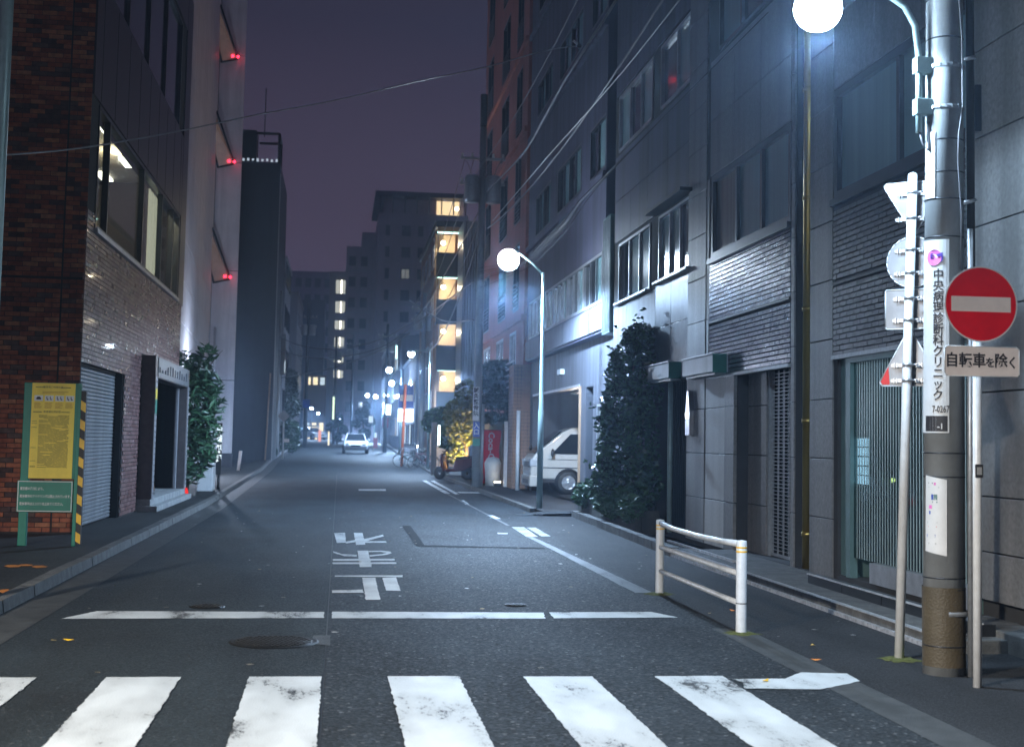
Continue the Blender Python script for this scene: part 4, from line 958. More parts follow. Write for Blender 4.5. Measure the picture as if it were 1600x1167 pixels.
_c = [((5.32, 25.4, 1.35), (.42, .6, .75)), ((5.38, 25.2, 2.3), (.45, .6, .6)), ((5.42, 24.8, 3.1), (.42, .5, .5)), ((5.5, 24.5, 3.55), (.3, .6, .3)), ((5.45, 24.1, 1.6), (.34, .5, .9)), ((5.12, 25.6, 1.0), (.26, .35, .4)), ((5.12, 25.5, 2.0), (.24, .3, .32)), ((5.2, 25.3, 2.85), (.22, .3, .28)), ((5.5, 23.9, 2.5), (.3, .42, .5)), ((5.52, 24.2, 3.2), (.26, .4, .36)), ((5.05, 25.8, .75), (.2, .25, .25)), ((5.5, 23.8, .9), (.28, .35, .45))]
foliage(tr, M['leaf'], _c, 7600, .088, seed=12, aspect=1.6)
rnd = random.Random(77); b = MB()
for _ in range(46):       # thin shoots standing out of the crown
    c, r = _c[rnd.randrange(len(_c))]; d = Vector((rnd.gauss(-.3, .8), rnd.gauss(0, 1), rnd.gauss(.5, .8))).normalized(); p = Vector(c) + Vector((d.x*r[0], d.y*r[1], d.z*r[2]))*.8; L = rnd.uniform(.2, .42); q = p + d*L + Vector((0, 0, .05))
    if q.x > 5.66: continue
    for k in range(7):
        e = p.lerp(q, .3+.7*k/6) + Vector((rnd.gauss(0, .025), rnd.gauss(0, .025), rnd.gauss(0, .02))); a1 = Vector((rnd.gauss(0, 1), rnd.gauss(0, 1), rnd.gauss(0, .6))).normalized()*.055; u1 = a1.cross(Vector((rnd.gauss(0, 1), rnd.gauss(0, 1), 1))).normalized()*.028
        b.add([e-a1, e+u1, e+a1, e-u1], [(0, 1, 2, 3)])
b.build('shoot', M['leaf'], tr, kind='stuff')
trunk(tr, [(5.5, 24.8, .34), (5.5, 24.85, 1.6), (5.45, 24.8, 3.1)], .06, .025, [[(5.5, 24.8, 1.), (5.15, 25.4, 2.2)], [(5.5, 24.8, .8), (5.5, 23.9, 2.4)]])

# ------------------------------------------------------------------ right: long building with overhanging first floor
r2 = thing('overhang_building', 'dark mauve office block with a long overhanging window floor above an open garage', 'building', (X, 35, 0)); WLx = 5.95
b = MB(); b.box(X, 16, 28.9, 41.3, 4.05, 4.1); wall_x(b, X, X+.3, 28.9, 41.3, 4.1, 17.5, [(29.2, 40.9, 4.72, 5.85)] + [(a, c, z0, z1) for z0, z1 in ((7.72, 8.95), (11.35, 12.4), (14.6, 15.8)) for a, c in ((29, 30.9), (32.1, 35.7), (36.9, 39.8))])
b.box(X+.3, 16, 28.05, 28.1, 0, 17.5); b.box(X+.3, 16, 41.0, 41.3, 4.1, 17.5); b.box(X, 16, 28.1, 41.3, 17.5, 17.8); b.build('wall', M['dark_facade'], r2)
panels(28.92, 41.28, [4.1, 4.66], 'pale_band', parent=r2, x=X-.05, ny=7, name='spandrel_panel')
b = MB(); b.box(X-.06, X+.4, 28.05, 28.88, 3.95, 6.5); b.build('corner_pier', M['teal'], r2)
b = MB()
for k in range(5): b.box(X-.075, X-.06, 28.1+k*.17, 28.15+k*.17, 4.0, 6.45)
b.build('pier_rib', M['frame_pale'], r2)
for k in range(5): window_x(r2, X-.01, -1, 29.2+k*2.34, 29.2+(k+1)*2.34, 4.72, 5.85, 3, fm=M['frame_pale'], pm=[M['pane_curtain'], M['pane'], M['pane']], fw=.07, dep=.1)
for z0, z1 in ((7.72, 8.95), (11.35, 12.4), (14.6, 15.8)):
    for a, c in ((29, 30.9), (32.1, 35.7), (36.9, 39.8)): window_x(r2, X, -1, a, c, z0, z1, 4 if c-a > 2.5 else 2, fm=M['frame'], pm=[M['pane_curtain'], M['pane']], fw=.06)
b = MB()
for z in (7.45, 10.9, 14.2): b.box(X-.09, X-.002, 28.9, 41.3, z, z+.16)
b.build('string_course', M['dark_facade'], r2)
b = MB(); wall_x(b, WLx, WLx+.2, 28.1, 42, .0, 4.05, [(29.6, 30.9, .95, 2.5), (31.4, 32.35, .1, 2.95), (33.2, 41.4, .09, 3.0)]); b.box(WLx+.2, 16, 41.8, 42, 0, 4.05)
b.build('lower_wall', M['grey_wall'], r2)
b = MB(); b.box(WLx+.3, 13, 41.75, 41.8, .1, 3.9); b.box(12.9, 13, 28.1, 41.8, .1, 4.0); b.box(WLx+.2, 12.9, 33.0, 33.1, .1, 3.1); b.box(WLx+.2, 12.9, 31.3, 31.35, .1, 3.1); b.box(WLx+.2, 12.9, 29, 31.3, .1, .12)
b.build('garage_wall', M['grey_wall'], r2)
MB().box(WLx-.03, WLx+.16, 33.0, 33.2, .1, 3.0).build('garage_post', M['wood_post'], r2)
b = MB(); b.box(WLx-.02, WLx+.02, 33.2, 41.4, 3.0, 3.06); b.build('lintel_trim', M['alum'], r2)
MB().box(WLx+.5, 9.5, 33.15, 37.5, 2.95, 3.0).build('garage_ceiling', M['tower'], r2)
b = MB(); b.box(WLx-.02, WLx+.12, 32.42, 33.0, .0, .42); b.box(WLx-.02, WLx+.12, 30.95, 31.38, 0, .42); b.build('plinth', M['concrete'], r2)
window_x(r2, WLx, -1, 29.6, 30.9, .95, 2.5, 2, fm=M['frame_pale'], pm=M['pane_blind'])
MB().box(WLx-.12, WLx, 35.6, 36.1, 3.42, 3.56).build('wall_light', M['white'], r2)
point('garage_lamp', (6.5, 36.4, 2.75), 80, (1., .86, .72), .15)

# ------------------------------------------------------------------ the van in the garage
vn = thing('parked_van', 'cream van parked nose out of the garage beside the green lamp post', 'van', (5.5, 38.9, .1))
# side profile in x (length, nose at 0) and z, body between y=0 (our side) and 1.7
prof = [(0.02, .42), (0.0, .62), (.03, .98), (.14, 1.14), (.95, 1.80), (1.25, 1.93), (2.0, 1.98), (4.5, 1.98), (4.66, 1.6), (4.68, .42)]
b = MB(); n = len(prof)
def ins(z): return 0.0 if z < 1.1 else (z-1.1)*.16
v1 = [(x, ins(z), z) for x, z in prof]; v2 = [(x, 1.7-ins(z), z) for x, z in prof]
OX, OY, OZ = 5.55, 38.9, .1
sh_ = lambda vs: [(x+OX, y+OY, z+OZ) for x, y, z in vs]
b.add(sh_(v1+v2), [list(range(n)), [n+i for i in range(n)][::-1]] + [((i+1) % n, i, n+i, n+(i+1) % n) for i in range(n)])
b.build('body', M['van_paint'], vn, bevel=.05)
def vs(name, m, pts, off=(0, -.01, 0), parent=vn):   # plate on the near side
    return MB().prism(sh_([(x, ins(z)-.002, z) for x, z in pts]), off).build(name, M[m], parent)
vs('side_window', 'car_glass', [(.62, 1.16), (1.62, 1.16), (1.62, 1.74), (1.18, 1.74)])
vs('door_handle', 'car_trim', [(1.42, 1.02), (1.58, 1.02), (1.58, 1.06), (1.42, 1.06)])
vs('side_moulding', 'car_trim', [(.3, .74), (4.4, .74), (4.4, .765), (.3, .765)])
vs('side_window', 'car_glass', [(1.72, 1.16), (2.9, 1.16), (2.9, 1.76), (1.72, 1.76)])
MB().prism(sh_([(.13, .12, 1.155), (.13, 1.58, 1.155), (.93, 1.5, 1.81), (.93, .2, 1.81)]), (-.012, 0, .015)).build('windscreen', M['car_glass'], vn)
b = MB(); b.box(OX-.03, OX+.25, OY-.02, OY+1.72, .3, .62); b.build('bumper', M['van_paint'], vn, bevel=.03)
MB().box(OX-.045, OX-.02, OY+.3, OY+1.4, .38, .5).build('lower_grille', M['car_trim'], vn); MB().box(OX-.02, OX+.02, OY+.35, OY+1.35, .86, 1.02).build('grille', M['car_trim'], vn)
MB().box(OX+.3, OX+4.5, OY-.006, OY, .42, .52).build('sill', M['car_trim'], vn)
for y0, y1 in ((-.015, .3), (1.4, 1.715)): MB().box(OX-.015, OX+.2, OY+y0, OY+y1, .88, 1.1).build('headlight', M['lens'], vn, bevel=.03)
for xx in (1.12, 3.9):
    k = MB(); k.lathe((OX+xx, OY-.012, .33+OZ), [(0.001, 0), (.405, 0), (.405, .03)], 24, 'y'); k.build('wheel_arch', M['black'], vn)
    for yy in (0,):
        wh = MB(); wh.lathe((OX+xx, OY-.03, .33+OZ), [(.2, -.01), (.3, -.012), (.33, .01), (.33, .2), (.2, .2)], 24, 'y'); wo_ = wh.build('wheel', M['rubber'], vn)
        k = MB(); k.lathe((OX+xx, OY-.035, .33+OZ), [(.001, -.012), (.06, -.012), (.07, .012), (.19, .006), (.205, -.006), (.21, .02)], 24, 'y')
        for a in range(6):
            th = a*pi/3+.3; k.obox((OX+xx+.125*cos(th), OY-.04, .33+OZ+.125*sin(th)), (.07*cos(th), 0, .07*sin(th)), (0, .01, 0), (-.03*sin(th), 0, .03*cos(th)))
        k.build('rim', M['alum'], wo_); WL[wo_.name] = WL[vn.name]
# front wheel nearest us only; the far pair stands behind the body
for xx in (1.12, 3.9):
    MB().lathe((OX+xx, OY+1.5, .33+OZ), [(.001, 0), (.33, 0), (.33, .2), (.001, .2)], 20, 'y').build('wheel', M['rubber'], vn)
k = MB(); k.sphere((OX+.62, OY-.16, 1.28), .1, 10, 8, (.55, .8, 1.2)); k.tube([(OX+.66, OY, 1.22), (OX+.62, OY-.12, 1.26)], .02, 6); k.build('mirror', M['car_trim'], vn)
b = MB(); b.box(OX+1.66, OX+1.672, OY-.004, OY+.0, .55, 1.2); b.box(OX+.5, OX+1.6, OY-.004, OY, 1.09, 1.1); b.build('door_gap', M['car_trim'], vn)
MB().tube([(OX+.3, OY+.3, 1.35), (OX+.02, OY+.2, 1.42)], .012, 6).build('front_mirror_arm', M['car_trim'], vn); MB().sphere((OX+.02, OY+.2, 1.42), .09, 10, 8, (.6, 1, .8)).build('front_mirror', M['black'], vn)

# ------------------------------------------------------------------ red brown building and its pavement furniture
r3 = thing('red_brown_building', 'tall reddish brown apartment block with columns of narrow windows and a tiled corner pier', 'building', (X, 48, 0))
cols = [(43.4, 44.9), (47.0, 49.2), (52.3, 54.3)]
hl = [(a, c, z, z+2.25) for a, c in cols for z in (5.9, 8.85, 11.8, 14.75, 17.7, 20.6)] + [(a, c, 3.3, 5.25) for a, c in ((43.9, 45.6), (47.4, 49.6), (51.6, 54.0))]
b = MB(); wall_x(b, X, X+.3, 42.05, 55.3, 2.6, 26, hl); b.box(X+.3, 16, 55.0, 55.3, 0, 26); b.box(X+.3, 16, 42.05, 42.3, 4.2, 26); b.box(X, 16, 42.05, 55.3, 26, 26.4); b.build('wall', M['red_facade'], r3)
for a, c, z0, z1 in hl:
    if z0 > 5.5:
        window_x(r3, X, -1, a, c, z0, z1, 2, pm=[M['pane'], M['pane_curtain']], fw=.07, dep=.28, inset=.2)
        k = MB()
        for q in range(7): k.box(X-.04, X-.02, a, c, z0+.1+q*.13, z0+.15+q*.13)
        k.build('railing', M['dark_metal'], r3)
    else:
        window_x(r3, X, -1, a, c, z0, z1, 2, fm=M['frame_pale'], pm=[M['pane'], M['pane_blind']], fw=.09, dep=.28)
        for q in range(5): MB().obox((X-.1, (a+c)/2, z0+.12+q*.2), (.06, 0, .04), (0, (c-a)/2, 0), (-.012, 0, .02)).build('louvre', M['white'], r3)
b = MB()
for z in (5.45, 11.5, 14.45): b.box(X-.1, X-.003, 42.05, 55.3, z, z+.18)
b.build('string_course', M['red_facade'], r3)
tb = MB(); tb.box(X-.28, X+.3, 42.06, 43.3, .09, 4.0); tb.box(X+.05, X+.3, 43.3, 55.3, 0, 2.6); tb.build('base_wall', M['joint'], r3)
# small square tiles on the corner pier, in courses
k = MB(); n_ = 0
for j in range(34):
    for i in range(5): k.box(X-.28+.005+i*.115, X-.28+.11+i*.115, 42.045, 42.06, .12+j*.115, .12+j*.115+.105)
    for i in range(10): k.box(X-.292, X-.28, 42.07+i*.122, 42.18+i*.122, .12+j*.115, .12+j*.115+.105)
k.build('tile', M['tan_tile'], r3, kind='stuff')
b = MB(); b.box(X-.08, X+.0, 43.4, 46.6, .1, 2.5); b.build('side_wall', M['tan_tile'], r3)

# ------------------------------------------------------------------ guard rail
def moss(c, r, n=26):
    rnd = random.Random(int(c[1]*100)); b = MB(); vs = [(c[0], c[1], .016)]; rr_ = [r*(.65+.5*rnd.random()) for _ in range(n)]
    for f, z in ((.5, .015), (1., .001)):
        for k in range(n): a = 2*pi*k/n; q = f*(rr_[k] if f == 1 else r*(.9+.2*rnd.random())); vs.append((c[0]+q*cos(a)*1.15, c[1]+q*sin(a), z+rnd.uniform(0, .006)*(f < 1)))
    return b.add(vs, [(0, 1+k, 1+(k+1) % n) for k in range(n)] + [(1+k, 1+n+k, 1+n+(k+1) % n, 1+(k+1) % n) for k in range(n)], True)
gf = thing('guard_rail', 'white tubular pedestrian guard rail with two posts beside the stop line', 'guard rail', (3.45, 12.75, 0))
for y in (14.23, 11.28):
    p_ = MB().lathe((3.45, y, -.01), [(.046, 0), (.046, .785), (.042, .8), (.0, .805)], 18).build('post', M['fence_white'], gf)
    WL[p_.name] = WL[gf.name]
    for z in (.69, .725): MB().lathe((3.45, y, z), [(.047, 0), (.0475, .002), (.0475, .012), (.047, .014)], 18).build('reflective_band', M['yellow'], p_)
    moss((3.45, y), .15).build('moss_patch', M['moss'], p_)
for z, r, sag in ((.755, .028, .028), (.50, .025, .0), (.25, .024, .0)):
    MB().tube([(3.45, 14.19, z), (3.45, 13.7, z-sag*.8), (3.45, 12.75, z-sag), (3.45, 11.9, z-sag*.6), (3.45, 11.32, z+.004)], r, 12).build('rail', M['fence_white'], gf)
b = MB(); b.lathe((3.45, 11.28, .255), [(.047, 0), (.0475, .008)], 16); b.build('seam', M['black'], gf)

# ------------------------------------------------------------------ sign post seen from behind
bs = thing('sign_post', 'leaning white post carrying four road signs seen from behind, left of the concrete pole', 'sign post', (4.28, 9.93, 0))
P0 = Vector((4.28, 9.93, 0)); P1 = Vector((4.40, 9.93, 3.74))
def pp(z): return P0 + (P1-P0)*(z/3.74)
MB().tube([P0, P1], .036, 16).build('post', M['white_steel'], bs)
MB().sphere((P1.x, P1.y, 3.742), .037, 12, 6, (1, 1, .5)).build('post_cap', M['white_steel'], bs)
moss((4.28, 9.93), .15).build('moss_patch', M['moss'], bs)
U_ = Vector((cos(radians(-38)), sin(radians(-38)), 0)); Nn = Vector((-U_.y, U_.x, 0))     # plates are turned away from us
def plate(pts, z, name, fm='sign_white', label=None):
    c = pp(z) + Nn*.062; pl_ = [c + U_*a + Vector((0,0,1))*h for a, h in pts]
    o = MB().prism(pl_, Nn*.003).build(name, M['alum_plate'], bs, label=label)
    WL[o.name] = WL[bs.name]
    MB().prism([p+Nn*.0036 for p in pl_], Nn*.0006).build('sign_face', M[fm], o)
    rim = MB(); q = pl_ + [pl_[0]]
    for i in range(len(pl_)): rim.tube([q[i], q[i+1]], .005, 5)
    rim.build('rim', M['white_steel'], o)
    return o
M['alum_plate'] = mat('alum_plate', (.30, .30, .31), .42, metal=.35, var=.2, scale=5, dirt=.4)
tri = [(-.235, .19), (.235, .19), (.0, -.20)]
plate([(-.235, .17), (-.215, .195), (.215, .195), (.235, .17), (.02, -.2), (-.02, -.2)], 3.50, 'triangle_sign', 'red')
plate([(.2*cos(a*pi/12), .2*sin(a*pi/12)) for a in range(24)], 3.06, 'round_sign', 'blue')
plate([(-.2, -.145), (-.19, -.155), (.19, -.155), (.2, -.145), (.2, .145), (.19, .155), (-.19, .155), (-.2, .145)], 2.69, 'square_sign', 'blue')
tl = plate([(-.235, -.17), (-.215, -.20), (.215, -.20), (.235, -.17), (.02, .22), (-.02, .22)], 2.29, 'triangle_sign', 'red')
c = pp(2.29) + Nn*.058; MB().prism([c + U_*a + Vector((0,0,h)) for a, h in ((-.225, -.17), (-.21, -.19), (-.155, -.19), (-.165, -.05))], Nn*.002).build('red_sticker', M['red_print'], bs)
for z in (3.6, 3.4, 3.15, 2.97, 2.77, 2.6, 2.25, 2.13):
    c = pp(z); k = MB(); k.lathe((c.x, c.y, z-.012), [(.0375, 0), (.041, 0), (.041, .024), (.0375, .024)], 14)
    k.obox(c + Nn*.05, U_*.085, Nn*.008, Vector((0, 0, .013)))
    for a in (-.14, -.115, .1, .125): k.obox(c + Nn*.052 + U_*a*.8, U_*.004, Nn*.012, Vector((0, 0, .02)))
    k.obox(c + Nn*.056, U_*.14, Nn*.004, Vector((0, 0, .012)))
    k.tube([c + U_*.05 - Nn*.01, c + U_*.085 - Nn*.01], .008, 6); k.build('bracket', M['alum'], bs)

# ------------------------------------------------------------------ no entry sign
ne = thing('no_entry_sign', 'red round no entry sign with white bar above a white text plate', 'road sign', (4.36, 8.75, 0))
R_ = Vector((1, -.03, 0)).normalized(); Zu = Vector((0, 0, 1)); Nf = Vector((-R_.y, R_.x, 0))*-1
MB().tube([(4.345, 8.79, -.02), (4.36, 8.79, 2.85)], .03, 14).build('post', M['white_steel'], ne)
cz = 2.605; c0 = Vector((4.365, 8.745, cz)); rr = .262
def disc(c, r, th, n=48): return MB().prism([c + R_*(r*cos(2*pi*k/n)) + Zu*(r*sin(2*pi*k/n)) for k in range(n)], -Nf*th if False else Nf*-th)
disc(c0, rr, .003, 56).build('sign_rim', M['white'], ne)
MB().prism([c0 + Nf*.0012 + R_*(.252*cos(2*pi*k/56)) + Zu*(.252*sin(2*pi*k/56)) for k in range(56)], -Nf*.001).build('sign_disc', M['red'], ne)
a, h = .213, .052
MB().prism([c0 + Nf*.0022 + R_*u + Zu*(v-.0) for u, v in ((-a, -h), (a, -h), (a, h), (-a, h))], -Nf*.001).build('white_bar', M['sign_white'], ne)
tp_ = Vector((4.37, 8.745, 2.21)); a, h, q = .268, .103, .018
rect = [(-a+q, -h), (a-q, -h), (a, -h+q), (a, h-q), (a-q, h), (-a+q, h), (-a, h-q), (-a, -h+q)]
pt = MB().prism([tp_ + R_*u + Zu*v for u, v in rect], -Nf*.003).build('text_plate', M['sign_white'], ne); WL[pt.name] = WL[ne.name]
rim = MB(); rp_ = [tp_ + R_*u*.995 + Zu*v*.99 + Nf*.001 for u, v in rect]; rp_.append(rp_[0])
for i in range(8): rim.tube([rp_[i], rp_[i+1]], .0035, 5)
rim.build('plate_rim', M['white'], pt)
letters('自転車', .105, M['ink'], pt, tp_ + R_*-.118 + Nf*.0012, R_, Zu, bold=.0022, sx=.93)
letters('を', .072, M['ink'], pt, tp_ + R_*.058 + Zu*-.012 + Nf*.0012, R_, Zu, bold=.0018)
letters('除', .105, M['ink'], pt, tp_ + R_*.135 + Nf*.0012, R_, Zu, bold=.0022, sx=.9)
letters('く', .09, M['ink'], pt, tp_ + R_*.218 + Zu*-.01 + Nf*.0012, R_, Zu, bold=.0018, sx=.8)
MB().obox((4.35, 8.756, 1.46), (.028, 0, 0), (0, .002, 0), (0, 0, .045)).build('post_sticker', M['ink'], ne); MB().obox((4.35, 8.753, 1.46), (.018, 0, 0), (0, .001, 0), (0, 0, .026)).build('post_sticker', M['concrete'], ne)
for z in (2.72, 2.5, 2.24): MB().tube([(4.27, 8.77, z), (4.45, 8.765, z)], .012, 6).build('bracket', M['alum'], ne)

# ------------------------------------------------------------------ near concrete pole with its lamp
up = thing('utility_pole', 'near grey concrete pole carrying a clinic banner, cables and a street lamp arm', 'utility pole', (4.36, 9.32, 0))
PX_, PY = 4.355, 9.32
MB().tube([(PX_, PY, -.02), (PX_+.03, PY, 6), (PX_+.05, PY, 11.5)], [.15, .128, .105], 28).build('pole', M['pole_conc'], up)
MB().lathe((PX_, PY, 0), [(.1505, .06), (.152, .62)], 28).build('wrap_sheet', M['sheet_brown'], up)
for z in (.20, .60, .68, 1.4, 1.57, 3.14, 3.42, 3.62, 3.86, 4.62, 4.92):
    r_ = .15 - z*.0037; MB().lathe((PX_+z*.005, PY, z), [(r_+.0005, 0), (r_+.0035, .001), (r_+.0035, .009), (r_+.0005, .010)], 28).build('steel_band', M['dark_metal'], up)
# clinic banner, bent round the pole
def curved(z0, z1, a0, a1, m, name, rad_add=.006, parent=up, n=10, th=.003, tilt=0.):
    k = MB(); vs_ = []; nn = n+1
    for z in (z0, z1):
        for q in (0, th):
            for i in range(nn):
                a = radians(a0+(a1-a0)*i/n); r_ = .15 - z*.0037 + rad_add + q; zz = z + tilt*(i/n-.5)
                vs_.append((PX_+z*.005 + r_*sin(a), PY - r_*cos(a), zz))
    f = []
    for i in range(n): f += [(nn+i, nn+i+1, 3*nn+i+1, 3*nn+i), (i+1, i, 2*nn+i, 2*nn+i+1), (2*nn+i, 3*nn+i, 3*nn+i+1, 2*nn+i+1), (i, i+1, nn+i+1, nn+i)]
    f += [(0, nn, 3*nn, 2*nn), (nn-1, 3*nn-1, 4*nn-1, 2*nn-1)]
    return k.add(vs_, f, False).build(name, M[m], parent)
A0, A1 = -100, -12      # around the side that faces the road
bn = curved(1.72, 3.12, A0, A1, 'white', 'clinic_banner'); WL[bn.name] = WL[up.name]
AM = radians(-46); LR = Vector((cos(AM), sin(AM), 0)); LN = Vector((sin(AM), -cos(AM), 0))
def bc(z, a=0.): r_ = .15 - z*.0037 + .0115; return Vector((PX_+z*.005, PY, z)) + LN*r_ + LR*a
def bend(o, z_unused=0):      # wrap flat lettering on to the round banner
    for v in o.data.vertices:
        w_ = v.co + WL[up.name]; cz_ = Vector((PX_+w_.z*.005, PY, w_.z)); rel = w_ - cz_; s_ = rel.dot(LR); d_ = rel.dot(LN); r_ = .15 - w_.z*.0037 + .0105
        a = s_/r_; q = cz_ + (r_ + d_ - (.15-w_.z*.0037+.0115))*(LN*cos(a) + LR*sin(a)); v.co = q - WL[up.name]
for i, ch in enumerate('中央病理診断科クリニック'):
    bend(letters(ch, .086, M['ink'], bn, bc(2.86-i*.0795, .012), LR, Zu, bold=.0014, sx=.92))
ds = MB().prism([bc(2.99) + LR*(-.02+.058*cos(a*pi/10)) + Zu*(.058*sin(a*pi/10)) for a in range(20)], LN*.004).build('logo_disc', M['pink'], bn); bend(ds)
ds = MB().prism([bc(2.98) + LR*a + Zu*h + LN*.005 for a, h in ((.0, .03), (.045, .045), (.045, -.01), (.03, -.03), (.035, .015), (.01, .015))], LN*.0006).build('logo_mark', M['purple'], bn); bend(ds)
bend(letters('E', .05, M['purple'], bn, bc(3.0, -.035) + LN*.005, LR, Zu, bold=.001))
bend(letters('7-0267', .07, M['ink'], bn, bc(1.888, .03)+ Zu*.0, LR, Zu, bold=.0008, sx=.62))
curved(1.73, 1.842, -82, -16, 'ink', 'black_box', .0085, parent=bn, n=14, th=.0006)
bend(letters('-1', .055, M['white'], bn, bc(1.765, .03) + LN*.0015 + LN*.001, LR, Zu, bold=.001))
curved(3.43, 3.92, -88, -52, 'white', 'pale_strip')
ps = curved(.86, 1.40, -80, -18, 'white', 'paper_poster', tilt=-.03); WL[ps.name] = WL[up.name]
def pbit(z, s_, w_, h, m, name='poster_print'):
    c_ = bc(z, s_); o = MB().prism([c_ + LR*a + Zu*q - LN*.0015 for a, q in ((-w_, -h), (w_, -h), (w_, h), (-w_, h))], LN*.0006).build(name, M[m], ps); bend(o)
for z, s_, w_, h, m in ((1.36, -.045, .02, .004, 'ink'), (1.355, -.01, .008, .01, 'pink'), (1.33, -.02, .04, .004, 'teal'), (1.26, -.03, .008, .02, 'blue'), (1.26, -.005, .014, .02, 'teal'), (1.225, -.01, .02, .006, 'teal'), (1.19, -.045, .013, .013, 'pink'), (1.15, -.05, .006, .012, 'blue'), (1.08, -.03, .04, .006, 'concrete'), (1.05, -.03, .035, .003, 'red_print'), (.985, -.04, .035, .011, 'blue'), (.93, -.03, .03, .004, 'ink')): pbit(z, s_, w_, h, m)
# conduits and cables
for dx, dy, r_, m, z1 in ((.135, -.14, .022, 'galv', 3.2), (.19, -.06, .03, 'black', 11), (.215, .02, .022, 'pole_steel', 11)):
    MB().tube([(PX_+dx, PY+dy, 0), (PX_+dx+.01, PY+dy, z1)], r_, 10).build('conduit', M[m], up)
MB().tube([(PX_+.06, PY-.17, 2.9), (PX_+.075, PY-.155, 3.3), (PX_+.05, PY-.155, 3.7), (PX_+.06, PY-.15, 3.9), (PX_+.095, PY-.14, 4.1), (PX_+.09, PY-.145, 4.6), (PX_+.07, PY-.145, 4.9), (PX_+.07, PY-.14, 6)], .006, 6).build('loose_wire', M['cable'], up)
for z in (3.39, 4.45): MB().tube([(PX_+.1, PY-.14, z), (PX_+.2, PY-.12, z+.03)], .014, 8).build('conduit_clip', M['alum'], up)
MB().lathe((PX_+.02, PY, .42), [(.152, 0), (.158, .002), (.158, .03), (.152, .032)], 24).build('steel_band', M['galv'], up)
MB().box(PX_+.24, PX_+.29, PY-.05, PY+.03, 3.95, 4.3).build('junction_box', M['dark_metal'], up, bevel=.008)
b = MB(); ax_ = 4.165
b.tube([(ax_, PY-.03, 3.92), (ax_, PY-.03, 4.48), (ax_-.03, PY-.03, 4.72), (ax_-.11, PY-.03, 4.86), (ax_-.24, PY-.03, 4.94), (ax_-.45, PY-.03, 4.985), (ax_-.68, PY-.03, 4.99)], .024, 12)
b.build('lamp_arm', M['pole_steel'], up)
for z in (4.05, 4.36):
    MB().box(ax_-.035, PX_-.1, PY-.07, PY+.01, z, z+.12).build('arm_bracket', M['pole_steel'], up, bevel=.006)
    k = MB(); r_ = .15-z*.0037
    k.lathe((PX_+z*.005, PY, z+.04), [(r_+.001, 0), (r_+.006, 0), (r_+.006, .03), (r_+.001, .03)], 28)
    for q in range(9):
        a = radians(-80+q*20); k.obox((PX_+z*.005+(r_+.008)*sin(a), PY-(r_+.008)*cos(a), z+.055), (.008*cos(a), .008*sin(a), 0), (.004*sin(a), -.004*cos(a), 0), (0, 0, .012))
    k.build('strap', M['galv'], up)
MB().tube([(ax_, PY-.03, 3.93), (ax_+.02, PY-.05, 3.83), (ax_+.06, PY-.06, 3.78), (ax_+.07, PY-.04, 4.0)], .008, 6).build('lamp_cable', M['cable'], up)
LX, LY, LZ_ = 3.39, 9.29, 4.90
hd = MB().lathe((LX, LY, LZ_), [(.02, .17), (.06, .15), (.09, .09), (.17, .05), (.19, .02), (.18, .0), (.0, .03)], 24).build('lamp_shade', M['pole_steel'], up); WL[hd.name] = WL[up.name]
MB().sphere((LX, LY, LZ_-.10), .175, 20, 12, (1, 1, .95)).build('glare_globe', M['glare_globe'], hd)  # globe made as large as the glare of a smaller lamp

# ------------------------------------------------------------------ street lamp posts down the street
def lamp_post(xb, Y, top, lx, lz, label, glb=.11, m='pole_steel', pw=None, col=(.47, .69, 1.)):
    g = gz(Y); t = thing('lamp_post', label, 'street lamp', (xb, Y, g))
    MB().tube([(xb, Y, g), (xb, Y, g+top*.42), (xb, Y, g+top*.425), (xb, Y, g+top-.4), (xb-.02, Y, g+top)], [.07, .065, .05, .035, .03], 12).build('post', M[m], t)
    d = lx-xb; MB().tube([(xb-.02, Y, g+top-.05), (xb+d*.3, Y, g+top+(lz-top)*.6), (xb+d*.7, Y, g+lz+.1), (lx, Y, g+lz+.08)], .022, 8).build('lamp_arm', M[m], t)
    h = MB().lathe((lx, Y, g+lz), [(.0, .14), (.07, .12), (.16, .03), (.17, .0), (.0, .02)], 16).build('lamp_shade', M[m], t); WL[h.name] = WL[t.name]
    MB().sphere((lx, Y, g+lz-.06), glb, 14, 9).build('glare_globe', M['lamp_far'], h)  # oversized globe, its radius stands in for the lamp's glare
    if pw: street('lamp_light', (lx, Y, g+lz-.06-glb-.16), pw, col)
    return t
lamp_post(4.57, 30.5, 5.5, 3.75, 5.82, 'pale green steel street lamp by the open garage, the brightest lamp in mid street', .25, pw=4300)
lamp_post(4.42, 67.3, 6.2, 3.45, 5.9, 'teal steel street lamp beside the parked bicycles', .17, pw=4500)
for i, (x, y, Y, lb) in enumerate(((608, 577, 98, 'street lamp above the dark hanging sign beyond the bicycles'), (587, 619, 150, 'far street lamp glowing largest behind the white car'), (574, 617, 158, 'far street lamp just left of the largest glow behind the car'), (545, 632, 180, 'right one of the twin small lamps above the far end of the street'), (524, 632, 190, 'left one of the twin small lamps above the far end of the street'), (497, 645, 200, 'lower small lamp at the left end of the street beside the far shops'), (487, 637, 170, 'higher small lamp at the left end of the street beside the far shops'), (603, 617, 125, 'small lamp just right of the largest far glow'), (612, 598, 112, 'small lamp between the dark hanging sign and the blue signboard'), (560, 636, 205, 'tiny lamp right over the far white car'))):
    p = at(x, y, Y); lamp_post(p.x+(.9 if x > 500 else -.9), Y, p.z-gz(Y), p.x, p.z-gz(Y), lb, .22 if i == 1 else .2 if Y < 160 else .17, pw={0: 7500, 1: 12000, 3: 10000, 6: 9000, 8: 7500}.get(i))
street('near_lamp_light', (LX, LY, LZ_-.30), 600, (.54, .76, 1.), .12, 176, .2)

